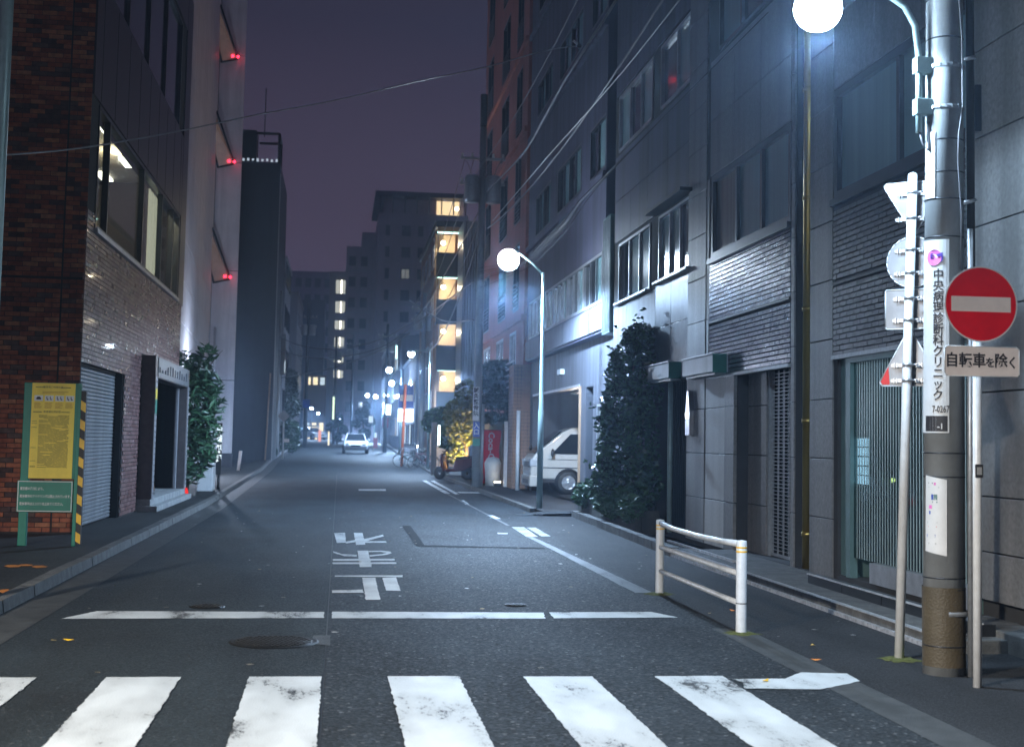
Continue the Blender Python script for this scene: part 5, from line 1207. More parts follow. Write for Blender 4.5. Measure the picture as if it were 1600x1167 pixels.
# unseen street lamp, added at the near left corner to light signs and brick
lamp_post(-7.6, 1.0, 5.6, -6.4, 5.9, 'added street lamp out of view on the near left corner beside the camera', .15, pw=7600, col=(1., .93, .84))

# ------------------------------------------------------------------ second utility pole
def pole(xb, Y, h, r0, label, m='pole_conc', trans=True, group=None):
    g = gz(Y); t = thing('utility_pole', label, 'utility pole', (xb, Y, g), group)
    MB().tube([(xb, Y, g), (xb+.0, Y, g+h)], [r0, r0*.72], 14).build('pole', M[m], t)
    if trans:
        for k, dx in enumerate((-.34, .36)): MB().lathe((xb+dx, Y-.1, g+h*.78), [(.0, 0), (.24, 0), (.26, .1), (.26, .8), (.2, .9), (.0, .92)], 14).build('transformer', M['galv'], t)
    for z in (h*.9, h*.83): 
        MB().box(xb-.75, xb+.75, Y-.05, Y+.03, g+z, g+z+.08).build('crossarm', M['galv'], t)
        for dx in (-.68, -.35, .35, .68): MB().lathe((xb+dx, Y, g+z+.08), [(.03, 0), (.05, .05), (.03, .08), (.05, .12), (.0, .16)], 8).build('insulator', M['white'], t)
    return t
u2 = pole(4.47, 43.9, 12.1, .15, 'second concrete utility pole with white and blue banners, left of the red vending machine')
M['banner_blue'] = M['blue']
def flat_sign(parent, x0, x1, Y, z0, z1, m, name='banner', th=.02): return MB().box(x0, x1, Y-th, Y, z0, z1).build(name, M[m], parent)
bb = flat_sign(u2, 4.30, 4.50, 43.74, 2.25, 3.35, 'white'); WL[bb.name] = WL[u2.name]
letters(['鍼', '灸', '整', '骨', '院'], .18, M['ink'], bb, (4.4, 43.715, 2.85), (1,0,0), (0,0,1), vertical=True, bold=.003, gap=1.05)
bb = flat_sign(u2, 4.32, 4.54, 43.735, 1.72, 2.22, 'blue'); WL[bb.name] = WL[u2.name]; letters(['入', '口'], .2, M['white'], bb, (4.43, 43.71, 1.97), (1,0,0), (0,0,1), vertical=True, bold=.004, gap=1.)
flat_sign(u2, 4.32, 4.56, 43.75, 1.42, 1.66, 'sign_green', 'plate'); MB().tube([(4.63, 43.75, .1), (4.64, 43.75, 2.8)], .05, 10).build('riser_pipe', M['galv'], u2)
u3 = pole(4.62, 76.5, 9.8, .16, 'pale concrete utility pole behind the bicycles with a blue signboard'); 
p = at(626, 603, 76.2); b = MB().box(p.x-.1, p.x+.75, 76.15, 76.25, p.z-1.25, p.z+.05).build('signboard', M['blue'], u3); WL[b.name] = WL[u3.name]; MB().box(p.x-.02, p.x+.7, 76.13, 76.15, p.z-.85, p.z-.5).build('lettering', M['white'], b); MB().box(p.x-.1, p.x+.75, 76.15, 76.25, p.z-2., p.z-1.3).build('lit_panel', M['white_lit'], u3)

t = thing('striped_pole', 'orange red pole wrapped thin beside the bicycles', 'pole', (4.1, 75, gz(75)))
p = at(628, 708, 74); MB().tube([(p.x-.0, 74, gz(74)), (p.x+.1, 74, 4.6)], .08, 8).build('shaft', M['orange_tile2'] if 'orange_tile2' in M else M['red_print'], t)

# ------------------------------------------------------------------ vending machine, bins, trees, spotlights
vm = thing('vending_machine', 'tall red drinks vending machine with white script down its side', 'vending machine', (5.3, 47, .1))
b = MB(); b.box(4.99, 5.62, 46.8, 47.7, .12, 1.98); b.build('cabinet', M['vend_red'] if 'vend_red' in M else M['red'], vm, bevel=.02)
MB().box(4.965, 4.988, 46.83, 47.67, .5, 1.9).build('display_window', M['screen'], vm); MB().box(4.96, 4.988, 46.9, 47.6, .2, .4).build('delivery_slot', M['black'], vm)
letters('Coca-Cola', .30, M['white'], vm, (5.27, 46.795, 1.25), (0,0,-1), (1,0,0), bold=.004)
t = thing('rubbish_bin', 'white lidded plastic bin bag holder standing in front of the red vending machine', 'bin', (5.17, 45.3, .1))
MB().lathe((5.17, 45.3, .1), [(.0, 0), (.24, 0), (.26, .5), (.29, .75), (.2, .92), (.0, .97)], 16).build('bin_body', M['white'], t)
for x, y, Y, lb, tx, pw_ in ((777, 760, 44.6, 'small bright spotlight on the ground below the white bin', (6.3, 46.5, 3.6), 60), (735, 739, 52.0, 'small bright spotlight at the foot of the yellow lit tree', (4.8, 53.1, 2.6), 900)):
    p = at(x, y, Y); p.z = .12; t = thing('ground_spotlight', lb, 'spotlight', (p.x, p.y, .1))
    MB().box(p.x-.12, p.x+.12, p.y-.08, p.y+.08, .1, .22).build('housing', M['black'], t); MB().box(p.x-.1, p.x+.1, p.y-.06, p.y+.06, .221, .26).build('lens', M['warm'], t)
    spot('spotlight_beam', (p.x+(.42 if pw_ < 100 else 0), p.y, .4), tx, pw_, (1., .70, .32), 100 if pw_ > 100 else 42)
ty = thing('yellow_lit_tree', 'small tree lit yellow from below beside the second concrete pole', 'tree', (4.95, 53.4, .1))
foliage(ty, M['leaf_yellow'], [((4.85, 53.2, 2.55), (.8, .8, .75)), ((4.75, 53.1, 1.75), (.55, .6, .5)), ((5.0, 53.3, 3.5), (.5, .6, .55)), ((4.6, 52.9, 2.2), (.45, .5, .4)), ((4.55, 53, 1.0), (.35, .5, .4))], 4200, .1, seed=21)
trunk(ty, [(5.0, 53.2, .1), (5.02, 53.2, 1.2), (4.95, 53.25, 2.3), (5.0, 53.2, 3.4)], .1, .04, [[(5.0, 53.2, 1.2), (4.6, 53, 2.2)], [(5.0, 53.2, 1.6), (5.3, 53.3, 2.6)]])
MB().tube([(5.28, 52.6, .1), (5.28, 52.6, 1.5)], .06, 8).build('stake', M['wood_post'], ty)
tg = thing('leafy_bush', 'dark green bush behind the teal lamp post beside the yellow lit tree', 'bush', (4.9, 61, .1))
foliage(tg, M['leaf_bush'], [((4.6, 61, 2.6), (.8, 1., .5)), ((4.2, 61, 2.3), (.5, .8, .4)), ((4.7, 60, 1.8), (.6, .9, .6)), ((5.2, 60, 3.0), (.5, .7, .5))], 3000, .14, seed=22)
trunk(tg, [(4.9, 61, .1), (4.85, 61, 1.3), (4.6, 61, 2.4)], .09, .04)
tp = thing('pine_tree', 'dark clipped pine with layered pads above the red vending machine', 'tree', (5.45, 45.9, .1))
foliage(tp, M['leaf_dark'], [((5.5, 45.9, 4.05), (.75, .8, .32)), ((5.15, 45.7, 3.55), (.55, .7, .3)), ((5.9, 45.4, 3.35), (.55, .7, .28)), ((5.75, 45.2, 2.85), (.5, .6, .22)), ((5.2, 45.9, 2.95), (.5, .6, .28)), ((5.8, 45.2, 2.35), (.45, .6, .2)), ((5.1, 45.9, 2.4), (.4, .5, .2))], 7500, .085, seed=23, aspect=3.2)
trunk(tp, [(5.5, 45.3, .1), (5.46, 45.3, 1.3), (5.6, 45.5, 2.6), (5.5, 45.8, 3.9)], .1, .05, [[(5.55, 45.5, 2.3), (5.15, 45.7, 2.95)], [(5.56, 45.5, 2.5), (5.85, 45.3, 3.3)], [(5.5, 45.4, 1.9), (5.8, 45.2, 2.3)]])
t = thing('garden_wall', 'pale weathered panel wall behind the pine trunk', 'wall', (5.9, 45, 0)); MB().box(5.42, 5.72, 44.2, 44.35, .1, 2.25).build('panel', M['sign_white'], t, bevel=.01)
t = thing('light_box', 'thin upright glowing white light box among the bushes', 'sign', (4.6, 57, .1)); p = at(687, 680, 57); MB().box(p.x-.07, p.x+.02, 57, 57.1, p.z-.42, p.z+.42).build('lit_face', M['white_lit'], t); MB().box(p.x-.35, p.x-.12, 57, 57.15, .1, p.z+.55).build('side_board', M['concrete'], t)
t = thing('pipe_post', 'pale capped pipe post beside the van at the tiled pier', 'post', (5.55, 41, .1)); MB().tube([(5.47, 41.2, .1), (5.47, 41.2, 2.55)], .06, 10).build('shaft', M['white_steel'], t)

# ------------------------------------------------------------------ scooter and bicycles
def bicycle(label, m, loc, rz, first=False):
    t = local(thing('bicycle', label, 'bicycle', loc, 'bicycles parked at the kerb beside the teal lamp post', rz))
    for xw in (-.53, .53):
        b = MB(); n = 24
        b.tube([(xw+.33*cos(2*pi*k/n), 0, .34+.33*sin(2*pi*k/n)) for k in range(n+1)], .017, 6, False); wh = b.build('wheel', M['rubber'], t); WL[wh.name] = Vector((0,0,0))
        b = MB()
        for k in range(12): a = 2*pi*k/12; b.tube([(xw, 0, .34), (xw+.31*cos(a), 0, .34+.31*sin(a))], .003, 3)
        b.tube([(xw, -.05, .34), (xw, .05, .34)], .025, 8); b.build('spoke', M['alum'], wh)
    b = MB(); bbk = (-.08, 0, .3); st_ = (-.2, 0, .78); hd_ = (.38, 0, .86)
    for q in ([bbk, st_], [bbk, (.36, 0, .7)], [st_, (.36, 0, .8)], [(-.53, 0, .34), bbk], [(-.53, 0, .34), (-.18, 0, .7)], [(.53, 0, .34), (.42, 0, .62), hd_]): b.tube(q, .018, 6)
    b.build('frame', m, t)
    b = MB(); b.tube([hd_, (.34, 0, 1.0)], .016, 6); b.tube([(.18, -.28, 1.0), (.34, -.2, 1.03), (.34, .2, 1.03), (.18, .28, 1.0)], .014, 6); b.build('handlebar', M['alum'], t)
    MB().sphere((-.24, 0, .86), .11, 10, 6, (1.3, .8, .35)).build('saddle', M['black'], t)
    for s_ in (1, -1): MB().tube([(.53*s_, -.0, .7), (.75*s_, 0, .62), (.87*s_, 0, .46)], .03, 5).build('mudguard', M['dark_metal'], t)
    b = MB()
    for z in (.72, .8, .9, 1.0): b.tube([(.42, -.16, z), (.7, -.14, z), (.7, .14, z), (.42, .16, z), (.42, -.16, z)], .008, 4)
    for x_, y_ in ((.42, -.16), (.7, -.14), (.7, .14), (.42, .16), (.56, .15), (.56, -.15)): b.tube([(x_, y_, .72), (x_, y_, 1.0)], .006, 4)
    b.build('basket', M['black'], t)
    b = MB(); b.lathe((-.08, -.04, .3), [(.001, 0), (.09, 0), (.09, .012), (.001, .012)], 12, 'y'); b.tube([(-.08, -.1, .3), (.05, -.1, .2)], .012, 5); b.build('crank', M['galv'], t)
    return t
M['bike_teal'] = mat('bike_teal', (.02, .10, .09), .4); M['bike_maroon'] = mat('bike_maroon', (.15, .02, .03), .4)
bicycle('dark green bicycle standing leftmost, nearest the roadway, wheel towards the street', M['bike_teal'], (3.75, 72.6, gz(72.6)), radians(186))
bicycle('black bicycle behind the orange pole, second from the roadway', M['dark_metal'], (4.15, 71.2, gz(71)), radians(172))
bicycle('maroon bicycle nearest the teal lamp post', M['bike_maroon'], (4.35, 69.8, gz(70)), radians(195))
bicycle('silver bicycle farthest back against the white van', M['alum'], (4.9, 73.5, gz(73)), radians(178))
sc = local(thing('scooter', 'dark red motor scooter parked at the foot of the yellow lit tree', 'scooter', (4.38, 51.4, .1), None, radians(150)))
for xw in (-.55, .6): MB().lathe((xw, -.06, .24), [(.08, 0), (.2, -.01), (.24, .02), (.24, .1), (.2, .13), (.08, .12)], 18, 'y').build('wheel', M['rubber'], sc)
M['scooter_red'] = mat('scooter_red', (.10, .015, .012), .25, coat=.5)
b = MB(); b.prism([(-.85, -.15, .55), (-.5, -.15, .35), (-.1, -.15, .3), (.3, -.15, .28), (.35, -.15, .4), (.0, -.15, .42), (-.1, -.15, .75), (-.8, -.15, .82)], (0, .3, 0)); b.build('body', M['scooter_red'], sc, bevel=.04)
b = MB(); b.prism([(.3, -.17, .3), (.42, -.17, .3), (.55, -.17, .7), (.5, -.17, 1.0), (.4, -.17, .95), (.42, -.17, .7)], (0, .34, 0)); b.build('front_shield', M['scooter_red'], sc, bevel=.04)
b = MB(); b.prism([(-.75, -.14, .82), (-.1, -.14, .76), (-.12, -.14, .86), (-.7, -.14, .92)], (0, .28, 0)); b.build('seat', M['black'], sc, bevel=.03)
b = MB(); b.tube([(.6, 0, .24), (.46, 0, .9), (.42, 0, 1.05)], .03, 8); b.tube([(.36, -.32, 1.06), (.42, 0, 1.06), (.36, .32, 1.06)], .02, 8); b.build('handlebar', M['dark_metal'], sc)
MB().sphere((.56, 0, .85), .09, 12, 8, (.6, 1.2, .9)).build('headlight', M['lens'], sc); MB().sphere((-.86, 0, .66), .06, 8, 6, (.5, 1.6, .8)).build('tail_light', M['red_print'], sc)

# ------------------------------------------------------------------ cars
def car(label, loc, rz, paint, cat='car', box_h=0.):
    t = local(thing('parked_car', label, cat, loc, None, rz)); W2 = .84
    low = [(-2.15, .3), (-2.2, .62), (-2.05, .88), (-1.3, .97), (1.0, .95), (1.95, .78), (2.15, .6), (2.12, .28)]
    b = MB(); n = len(low); b.add([(x, -W2, z) for x, z in low]+[(x, W2, z) for x, z in low], [list(range(n))[::-1], [n+i for i in range(n)]]+[(i, (i+1) % n, n+(i+1) % n, n+i) for i in range(n)]); b.build('body', paint, t, bevel=.07)
    cab = [(-1.75, .95, .78), (-1.1, 1.42+box_h, .6), (.1, 1.45+box_h, .6), (1.05, .93, .76)]
    b = MB(); b.add([(x, -w_, z) for x, z, w_ in cab]+[(x, w_, z) for x, z, w_ in cab], [(3,2,1,0), (4,5,6,7), (0,1,5,4), (1,2,6,5), (2,3,7,6)]); b.build('cabin', M['car_glass'], t)
    b = MB(); b.box(-1.12, .12, -.6, .6, 1.42+box_h, 1.47+box_h)
    for s_ in (-1, 1):
        for i in range(3): (x0, z0, w0), (x1, z1, w1) = cab[i], cab[i+1]; b.tube([(x0, s_*w0, z0), (x1, s_*w1, z1)], .04, 6)
    b.build('roof', paint, t)
    for xw in (-1.35, 1.35):
        for s_ in (-1, 1):
            k = MB(); k.lathe((xw, s_*W2-.1, .31), [(.001, -.01), (.2, -.01), (.31, 0), (.31, .2), (.2, .21), (.001, .21)], 18, 'y'); k.build('wheel', M['rubber'], t)
    for s_ in (-1, 1):
        MB().sphere((2.06, s_*.6, .68), .14, 10, 6, (.5, 1.3, .6)).build('headlight', M['lens'], t); MB().sphere((.75, s_*.95, 1.0), .09, 8, 6, (.7, 1, .8)).build('mirror', paint, t)
    MB().box(2.14, 2.17, -.35, .35, .52, .64).build('grille', M['car_trim'], t); MB().box(2.165, 2.18, -.17, .17, .36, .48).build('number_plate', M['white'], t); MB().box(2.0, 2.16, -.8, .8, .27, .33).build('bumper', M['car_trim'], t)
    return t
p = at(555, 706, 100); car('white saloon car facing us in the far middle of the street', (p.x, 100, gz(100)), radians(-90), M['car_white'])
p = at(488, 690, 165); car('pale taxi stopped far down at the left end of the street', (p.x, 165, gz(165)), radians(-60), M['car_white'])
p = at(472, 690, 172); car('dark car half hidden behind the far taxi', (p.x, 172, gz(172)), radians(-75), M['bike_teal'])
car('white van like car parked behind the bicycles', (5.5, 81, gz(81)+.1), radians(-95), M['car_white'], 'car', .35)

# ------------------------------------------------------------------ left side further down the street
tw = thing('dark_tower', 'tall narrow dark office tower with a steel frame and small lights on its roof', 'building', (-6, 82, 0))
b = MB(); b.box(-12, -3.83, 78, 88, .1, 17.4); b.build('wall', M['tower'], tw)
b = MB(); b.box(-6.1, -5.25, 78.2, 80, 17.42, 19.3); b.build('roof_block', M['black'], tw)
b = MB()
for q in ([(-5.25, 78.3, 19.15), (-3.95, 78.3, 19.15)], [(-3.95, 78.3, 17.4), (-3.95, 78.3, 19.15)], [(-3.95, 81, 17.4), (-3.95, 81, 19.15)], [(-3.95, 78.3, 19.15), (-3.95, 81, 19.15)], [(-5.25, 81, 19.15), (-3.95, 81, 19.15)]): b.tube(q, .085, 6)
b.tube([(-4.85, 79, 19.1), (-4.85, 79, 22)], .035, 6); b.build('roof_frame', M['black'], tw)
b = MB()
for k in range(8): b.box(-6.0+k*.27, -5.88+k*.27, 77.93, 77.98, 17.42+.02*(k % 3), 17.56+.03*(k % 2))
b.build('roof_light', glow('roofglow', (.7, .85, 1.), .5), tw)
b = MB(); b.box(-3.85, -3.79, 78.1, 78.25, .1, 16.8); b.build('edge_strip', M['galv'], tw)
t = thing('orange_pipe', 'thin orange pipe running up the side of the dark tower', 'pipe', (-4.1, 77.8, .2)); MB().tube([(-4.15, 77.8, .25), (-4.0, 77.8, 5.2)], .05, 6).build('shaft', M['wood_post'], t)
def block(name, label, x0, x1, y0, y1, z1, m, wins=(), z0=0., side=None, wm=('pane',), fm='frame', roof=True, cat='building'):
    """wins: (face, a0, a1, za, zb, panes) with face 'f' = towards us, 's' = towards the street"""
    t = thing(name, label, cat, ((x0+x1)/2, (y0+y1)/2, 0)); sx_ = x1 if side == 'l' else x0; o_ = 1 if side == 'l' else -1
    MB().box(x0, x1, y0, y1, z0, z1).build('wall', M[m], t)
    if roof: MB().box(x0-.1, x1+.1, y0-.1, y1+.1, z1, z1+.25).build('parapet', M[m], t)
    for i, (f, a, c, za, zb, n) in enumerate(wins):
        pm_ = M[wm[i % len(wm)]]
        if f == 'f': window_y(t, y0-.06, a, c, za, zb, n, fm=M[fm], pm=pm_, fw=.07, dep=.055)
        else:
            k = MB(); xa = sx_ + o_*.005; xb = sx_ + o_*.06; k.box(xa, xb, a, a+.08, za, zb); k.box(xa, xb, c-.08, c, za, zb); k.box(xa, xb, a+.08, c-.08, za, za+.08); k.box(xa, xb, a+.08, c-.08, zb-.08, zb)
            f_ = k.build('window', M[fm], t); MB().box(xa, xa+o_*.02, a+.08, c-.08, za+.08, zb-.08).build('pane', pm_, f_)
    return t
P_ = lambda x, y, Y: at(x, y, Y)
M['lit_dim'] = glow('lit_dim', (.9, .8, .6), .35); M['lit_cool'] = glow('lit_cool', (.75, .9, 1.), .8); M['lit_warm'] = glow('lit_warm', (1., .82, .5), 1.3)
block('grey_shop_house', 'narrow grey house with dark windows right behind the dark tower', -9, -3.95, 92, 102, 13.6, 'apt2', [('s', 93+3*k, 95+3*k, 3.3+2.9*j, 4.9+2.9*j, 1) for k in range(3) for j in range(4)], side='l')
block('dim_lattice_building', 'narrow building with a faintly glittering front left of the dark far pole', -9, -4.0, 120, 136, 14.2, 'apt2', [('s', 121+2.4*k, 122.8+2.4*k, 3.4+2.7*j, 4.8+2.7*j, 1) for k in range(6) for j in range(4)], side='l', wm=('pane', 'lit_dim', 'pane', 'pane'), fm='frame_pale')
block('dark_infill_house', 'low dark house hidden by the street trees on the left', -9, -4.3, 104, 118, 8.8, 'tower', [('s', 106+3*k, 108+3*k, 3.4, 5, 1) for k in range(3)], side='l')
block('far_left_house', 'dark house front at the far left end of the street', -12, -4.6, 138, 160, 11.5, 'dark_facade', [('s', 140+4*k, 142.5+4*k, 4+3*j, 5.8+3*j, 1) for k in range(4) for j in range(2)], side='l', wm=('pane', 'lit_dim'))
a = P_(454, 425, 300); c = P_(520, 425, 300); block('far_office_block', 'wide pale office block closing the view at the left end of the street', a.x, c.x, 300, 320, a.z, 'apt', [('f', a.x+1.2+k*2.1, a.x+2.5+k*2.1, 6+3.6*j, 8+3.6*j, 1) for k in range(4) for j in range(9)])
a = P_(473, 470, 260); c = P_(508, 470, 260); block('far_grey_block', 'smooth grey blank walled block before the pale office block', a.x, c.x, 260, 280, a.z, 'grey_wall', [('f', a.x+.8+k*1.3, a.x+1.6+k*1.3, 13+3*j, 14.2+3*j, 1) for k in range(2) for j in range(1)])
a = P_(475, 588, 225); c = P_(509, 588, 225); block('far_lit_shop_building', 'orange tinted low building with lit windows at the left end of the street', a.x, c.x, 225, 240, a.z, 'orange_tile', [('f', a.x+.3+k*1.15, a.x+1.2+k*1.15, z, z+h_, 1) for k in range(3) for z, h_ in ((10.2, 1.4), (2.2, 1.9))], wm=('lit_warm', 'lit_cool', 'lit_warm'))
t = thing('shop_canopy', 'brightly lit shop front at street level at the left end of the street', 'shop front', (-5.2, 205, 1.3)); a = P_(474, 690, 205); c = P_(496, 667, 205); MB().box(a.x, c.x, 205, 207, a.z, c.z).build('lit_front', M['lit_warm'], t); MB().box(a.x-.2, c.x+.3, 204.5, 207, c.z, c.z+.25).build('canopy', M['white'], t)
# street trees, signboard box, poles on the left
tl_ = thing('street_tree', 'large dark green street tree on the left behind the pale pole', 'tree', (-4.1, 98, gz(98)))
foliage(tl_, M['leaf_dark'], [((-3.9, 98, 5.0), (.95, 1.2, 1.1)), ((-3.5, 97, 3.7), (.8, 1, .8)), ((-4.2, 98, 3.4), (.8, 1, .8)), ((-3.7, 99, 6.0), (.6, 1, .6))], 3600, .14, seed=41)
trunk(tl_, [(-4.1, 98, gz(98)), (-4.0, 98, 2.8), (-3.8, 98, 4.8)], .1, .05)
tl2 = thing('street_tree', 'lower dark green street tree on the left behind the diamond sign', 'tree', (-4.3, 93, gz(93)))
foliage(tl2, M['leaf'], [((-3.9, 93, 2.3), (.7, 1, .8)), ((-4.0, 92, 1.2), (.6, 1, .6)), ((-3.3, 96, 2.0), (.6, 1.2, .8)), ((-3.3, 96, 1.1), (.6, 1.2, .6))], 3300, .12, seed=42)
trunk(tl2, [(-4.2, 93, gz(93)), (-4.0, 93, 1.4), (-3.9, 93, 2.4)], .08, .04)
hb = thing('low_hedge', 'small clipped green bush at the foot of the pale pole on the left', 'bush', (-4.0, 84, gz(84)+.09)); foliage(hb, M['leaf'], [((-4.05, 84.5, .62), (.28, .8, .45))], 900, .09, 'foliage', seed=43); MB().box(-4.25, -3.9, 83.9, 85.2, gz(84)+.02, gz(84)+.25).build('bed', M['concrete'], hb)
pv_ = thing('pale_pole', 'pale round concrete pole with no wires at the corner of the dark tower', 'pole', (-3.95, 84, gz(84)))
a = P_(425, 725, 83); c = P_(436, 560, 83); MB().tube([(a.x, 83, gz(83)), (c.x+.0, 83, 10.5)], [.17, .13], 14).build('shaft', M['pole_conc'], pv_)
sb2 = thing('box_sign', 'large blank upright box sign hung from the house behind the dark tower', 'sign', (-3.9, 86, 5)); a = P_(428, 585, 86); c = P_(447, 522, 86); MB().box(a.x, c.x, 86, 86.35, a.z, c.z).build('panel', M['concrete'], sb2, bevel=.02); MB().box(c.x-.03, c.x+.01, 85.97, 86.0, a.z+.1, a.z+.9).build('edge_light', M['lit_cool'], sb2); MB().box(a.x-.4, a.x, 86.1, 86.2, a.z+1, a.z+1.1).build('bracket', M['galv'], sb2)
dsn = thing('diamond_sign', 'diamond shaped sign seen from behind on a thin white post at the left kerb', 'road sign', (-3.6, 86, gz(86)))
a = P_(441.5, 722, 82); c = P_(443.5, 650, 82); MB().tube([(a.x, 82, gz(82)+.05), (c.x, 82, c.z-.1)], .05, 8).build('post', M['white_steel'], dsn)
MB().prism([(c.x-.36, 81.95, c.z), (c.x, 81.95, c.z-.37), (c.x+.36, 81.95, c.z), (c.x, 81.95, c.z+.37)], (0, -.02, 0)).build('plate', M['alum_plate'], dsn); MB().box(c.x+.02, c.x+.36, 81.9, 81.95, gz(82)+1.05, gz(82)+1.25).build('small_plate', M['sign_white'], dsn)
a = P_(476, 640, 118); lp = pole(a.x+.1, 118, 12.5, .17, 'tall dark utility pole far down on the left carrying a blue board', 'tower', True); c = P_(473, 637, 117.8); MB().box(c.x, c.x+.6, 117.7, 117.8, c.z, c.z+.72).build('signboard', M['blue'], lp)
for x, y, Y, h, lb in ((521, 690, 140, 11, 'dark utility pole standing left of the far white car beyond'), (548, 690, 150, 12, 'tall dark utility pole just behind the far white car'), (601, 700, 105, 10, 'dark utility pole beyond the bicycles beside the maroon sign')):
    a = P_(x, y, Y); pole(a.x, Y, h, .15, lb, 'tower', True)

# ------------------------------------------------------------------ right side further down the street
r4 = thing('corridor_apartments', 'orange tiled apartment block with stacked open corridors lit by warm globe lamps', 'building', (6, 78, 0))
YF = 72.; x0 = 4.98; x1 = 6.5
op = []
for yt, yb in ((365, 395), (435, 468), (505, 540), (580, 612)):
    op.append((P_(684, yb, YF).x+.02, P_(716, yb, YF).x-.02, P_(700, yb, YF).z, P_(700, yt, YF).z))
b = MB(); wall_y(b, YF, YF+.2, 4.98, 6.45, 0, 13.1, [o for o in op]); b.box(6.45, 10, YF, 87, 0, 13.1); b.box(4.98, 6.45, YF+2.4, 87, 0, 13.1); b.build('wall', M['orange_tile'], r4)
b = MB(); 
for i in range(4): z = op[i][2]; MB().box(op[i][0]-.1, op[i][1]+.02, YF-.06, YF-.003, z-1.35, z).build('corridor_parapet', M['tower'], r4)
for i, (a, c, z0, z1) in enumerate(op):
    MB().box(a, c, YF+.2, YF+2.4, z0-1.2, z0-1.1).build('corridor_floor', M['concrete'], r4)
    MB().box(a, c, YF+1.9, YF+1.95, z0-1.1, z1+.2).build('corridor_wall', M['stone_warm'] if 'stone_warm' in M else M['orange_tile'], r4)
    if i < 3 + 1: MB().box(a-.06, c, YF-.04, YF-.004, z1+.0, z1+.07).build('strip_light', M['teal_tube'], r4)
    MB().sphere((a+.35, YF+1.2, z1-.35), .13, 12, 8).build('globe_lamp', M['warm'], r4)
    point('corridor_lamp', (a+.5, YF+.9, z1-.45), 70, (1., .82, .56), .02)
    MB().tube([(a+.02, YF+.05, z0), (a+.02, YF+.05, z1)], .025, 6).build('rail_post', M['galv'], r4)
MB().box(4.86, 10, YF-.1, 87.1, 13.1, 13.4).build('parapet', M['tower'], r4)
for k in range(4):
    for j in range(4): 
        q = MB(); y0 = 74+k*3.2; z0 = 3+2.7*j; q.box(4.92, 4.978, y0, y0+1.6, z0, z0+.08); q.box(4.92, 4.978, y0, y0+1.6, z0+1.2, z0+1.28); q.box(4.92, 4.978, y0, y0+.08, z0+.08, z0+1.2); q.box(4.92, 4.978, y0+1.52, y0+1.6, z0+.08, z0+1.2)
        f_ = q.build('window', M['frame_pale'], r4); MB().box(4.955, 4.975, y0+.08, y0+1.52, z0+.08, z0+1.2).build('pane', M['pane'], f_)
rc = thing('corrugated_building', 'narrow building clad in grey corrugated steel right of the lit corridors', 'building', (7, 70, 0))
b = MB(); b.box(6.08, 12, 68.62, 71.9, 0, 12.9); b.build('wall', M['corrug'], rc)
for k in range(22): MB().add([(6.1+k*.14, 68.6, .1), (6.14+k*.14, 68.54, .1), (6.2+k*.14, 68.54, .1), (6.24+k*.14, 68.6, .1), (6.1+k*.14, 68.6, 12.9), (6.14+k*.14, 68.54, 12.9), (6.2+k*.14, 68.54, 12.9), (6.24+k*.14, 68.6, 12.9)], [(0,1,5,4),(1,2,6,5),(2,3,7,6),(4,5,6,7)]).build('rib', M['corrug'], rc)
block('dark_slab_block', 'dark narrow slab block between the red brown building and the corrugated one', 6.75, 14, 57, 66, 14.2, 'tower', [('f', 7.0, 7.6, 4+3*j, 5.6+3*j, 1) for j in range(3)])
block('low_shop_row', 'low pale shop row past the lit corridors on the right', 5.0, 12, 90, 108, 7.2, 'apt2', [('s', 91+3.5*k, 93.5+3.5*k, z, z+1.5, 1) for k in range(5) for z in (1.2, 4.1)], wm=('pane', 'lit_dim', 'lit_cool', 'pane'))
block('far_shop_house', 'mid height dark house with a few lit windows farther down on the right', 4.9, 12, 112, 132, 10, 'dark_facade', [('s', 113+3.8*k, 115.8+3.8*k, z, z+1.7, 1) for k in range(5) for z in (1.8, 4.9, 7.6)], wm=('lit_cool', 'pane', 'pane', 'lit_dim', 'pane'))
block('far_corner_house', 'grey corner house under the big apartment block on the right', 4.8, 12, 137, 160, 11, 'apt2', [('s', 139+4*k, 142+4*k, z, z+1.7, 1) for k in range(5) for z in (2.6, 5.6, 8.3)], wm=('pane', 'lit_cool', 'pane'))
# the big apartment block and its neighbours closing the street
a = P_(592, 330, 170); c = P_(732, 330, 170); ap = thing('big_apartment_block', 'broad dark eleven storey apartment block closing the street, with a lit rooftop corner', 'building', ((a.x+c.x)/2, 178, 0))
AX0, AX1, AT = a.x, c.x, P_(660, 335, 170).z
MB().box(AX0, AX1, 170, 190, 1, AT).build('wall', M['apt'], ap)
MB().box(AX0-.5, AX1, 169.3, 190, AT+2.1, AT+2.7).build('roof_slab', M['tower'], ap); MB().box(AX0+.8, AX1-.5, 171.5, 188, AT, AT+2.1).build('roof_storey', M['apt'], ap)
for k in range(8): MB().tube([(AX0+.2+k*1.55, 169.7, AT), (AX0+.2+k*1.55, 169.7, AT+2.1)], .09, 6).build('roof_post', M['tower'], ap)
a = P_(713, 320, 169.9); MB().box(a.x-2.4, a.x+.5, 171.3, 171.45, AT+.2, AT+2.).build('glow_wall', M['warm_soft'], ap); MB().sphere((a.x+.1, 170.2, AT+.9), .25, 10, 8).build('roof_lamp', M['warm'], ap)  # this wall glows by itself, standing in for lamp light on it
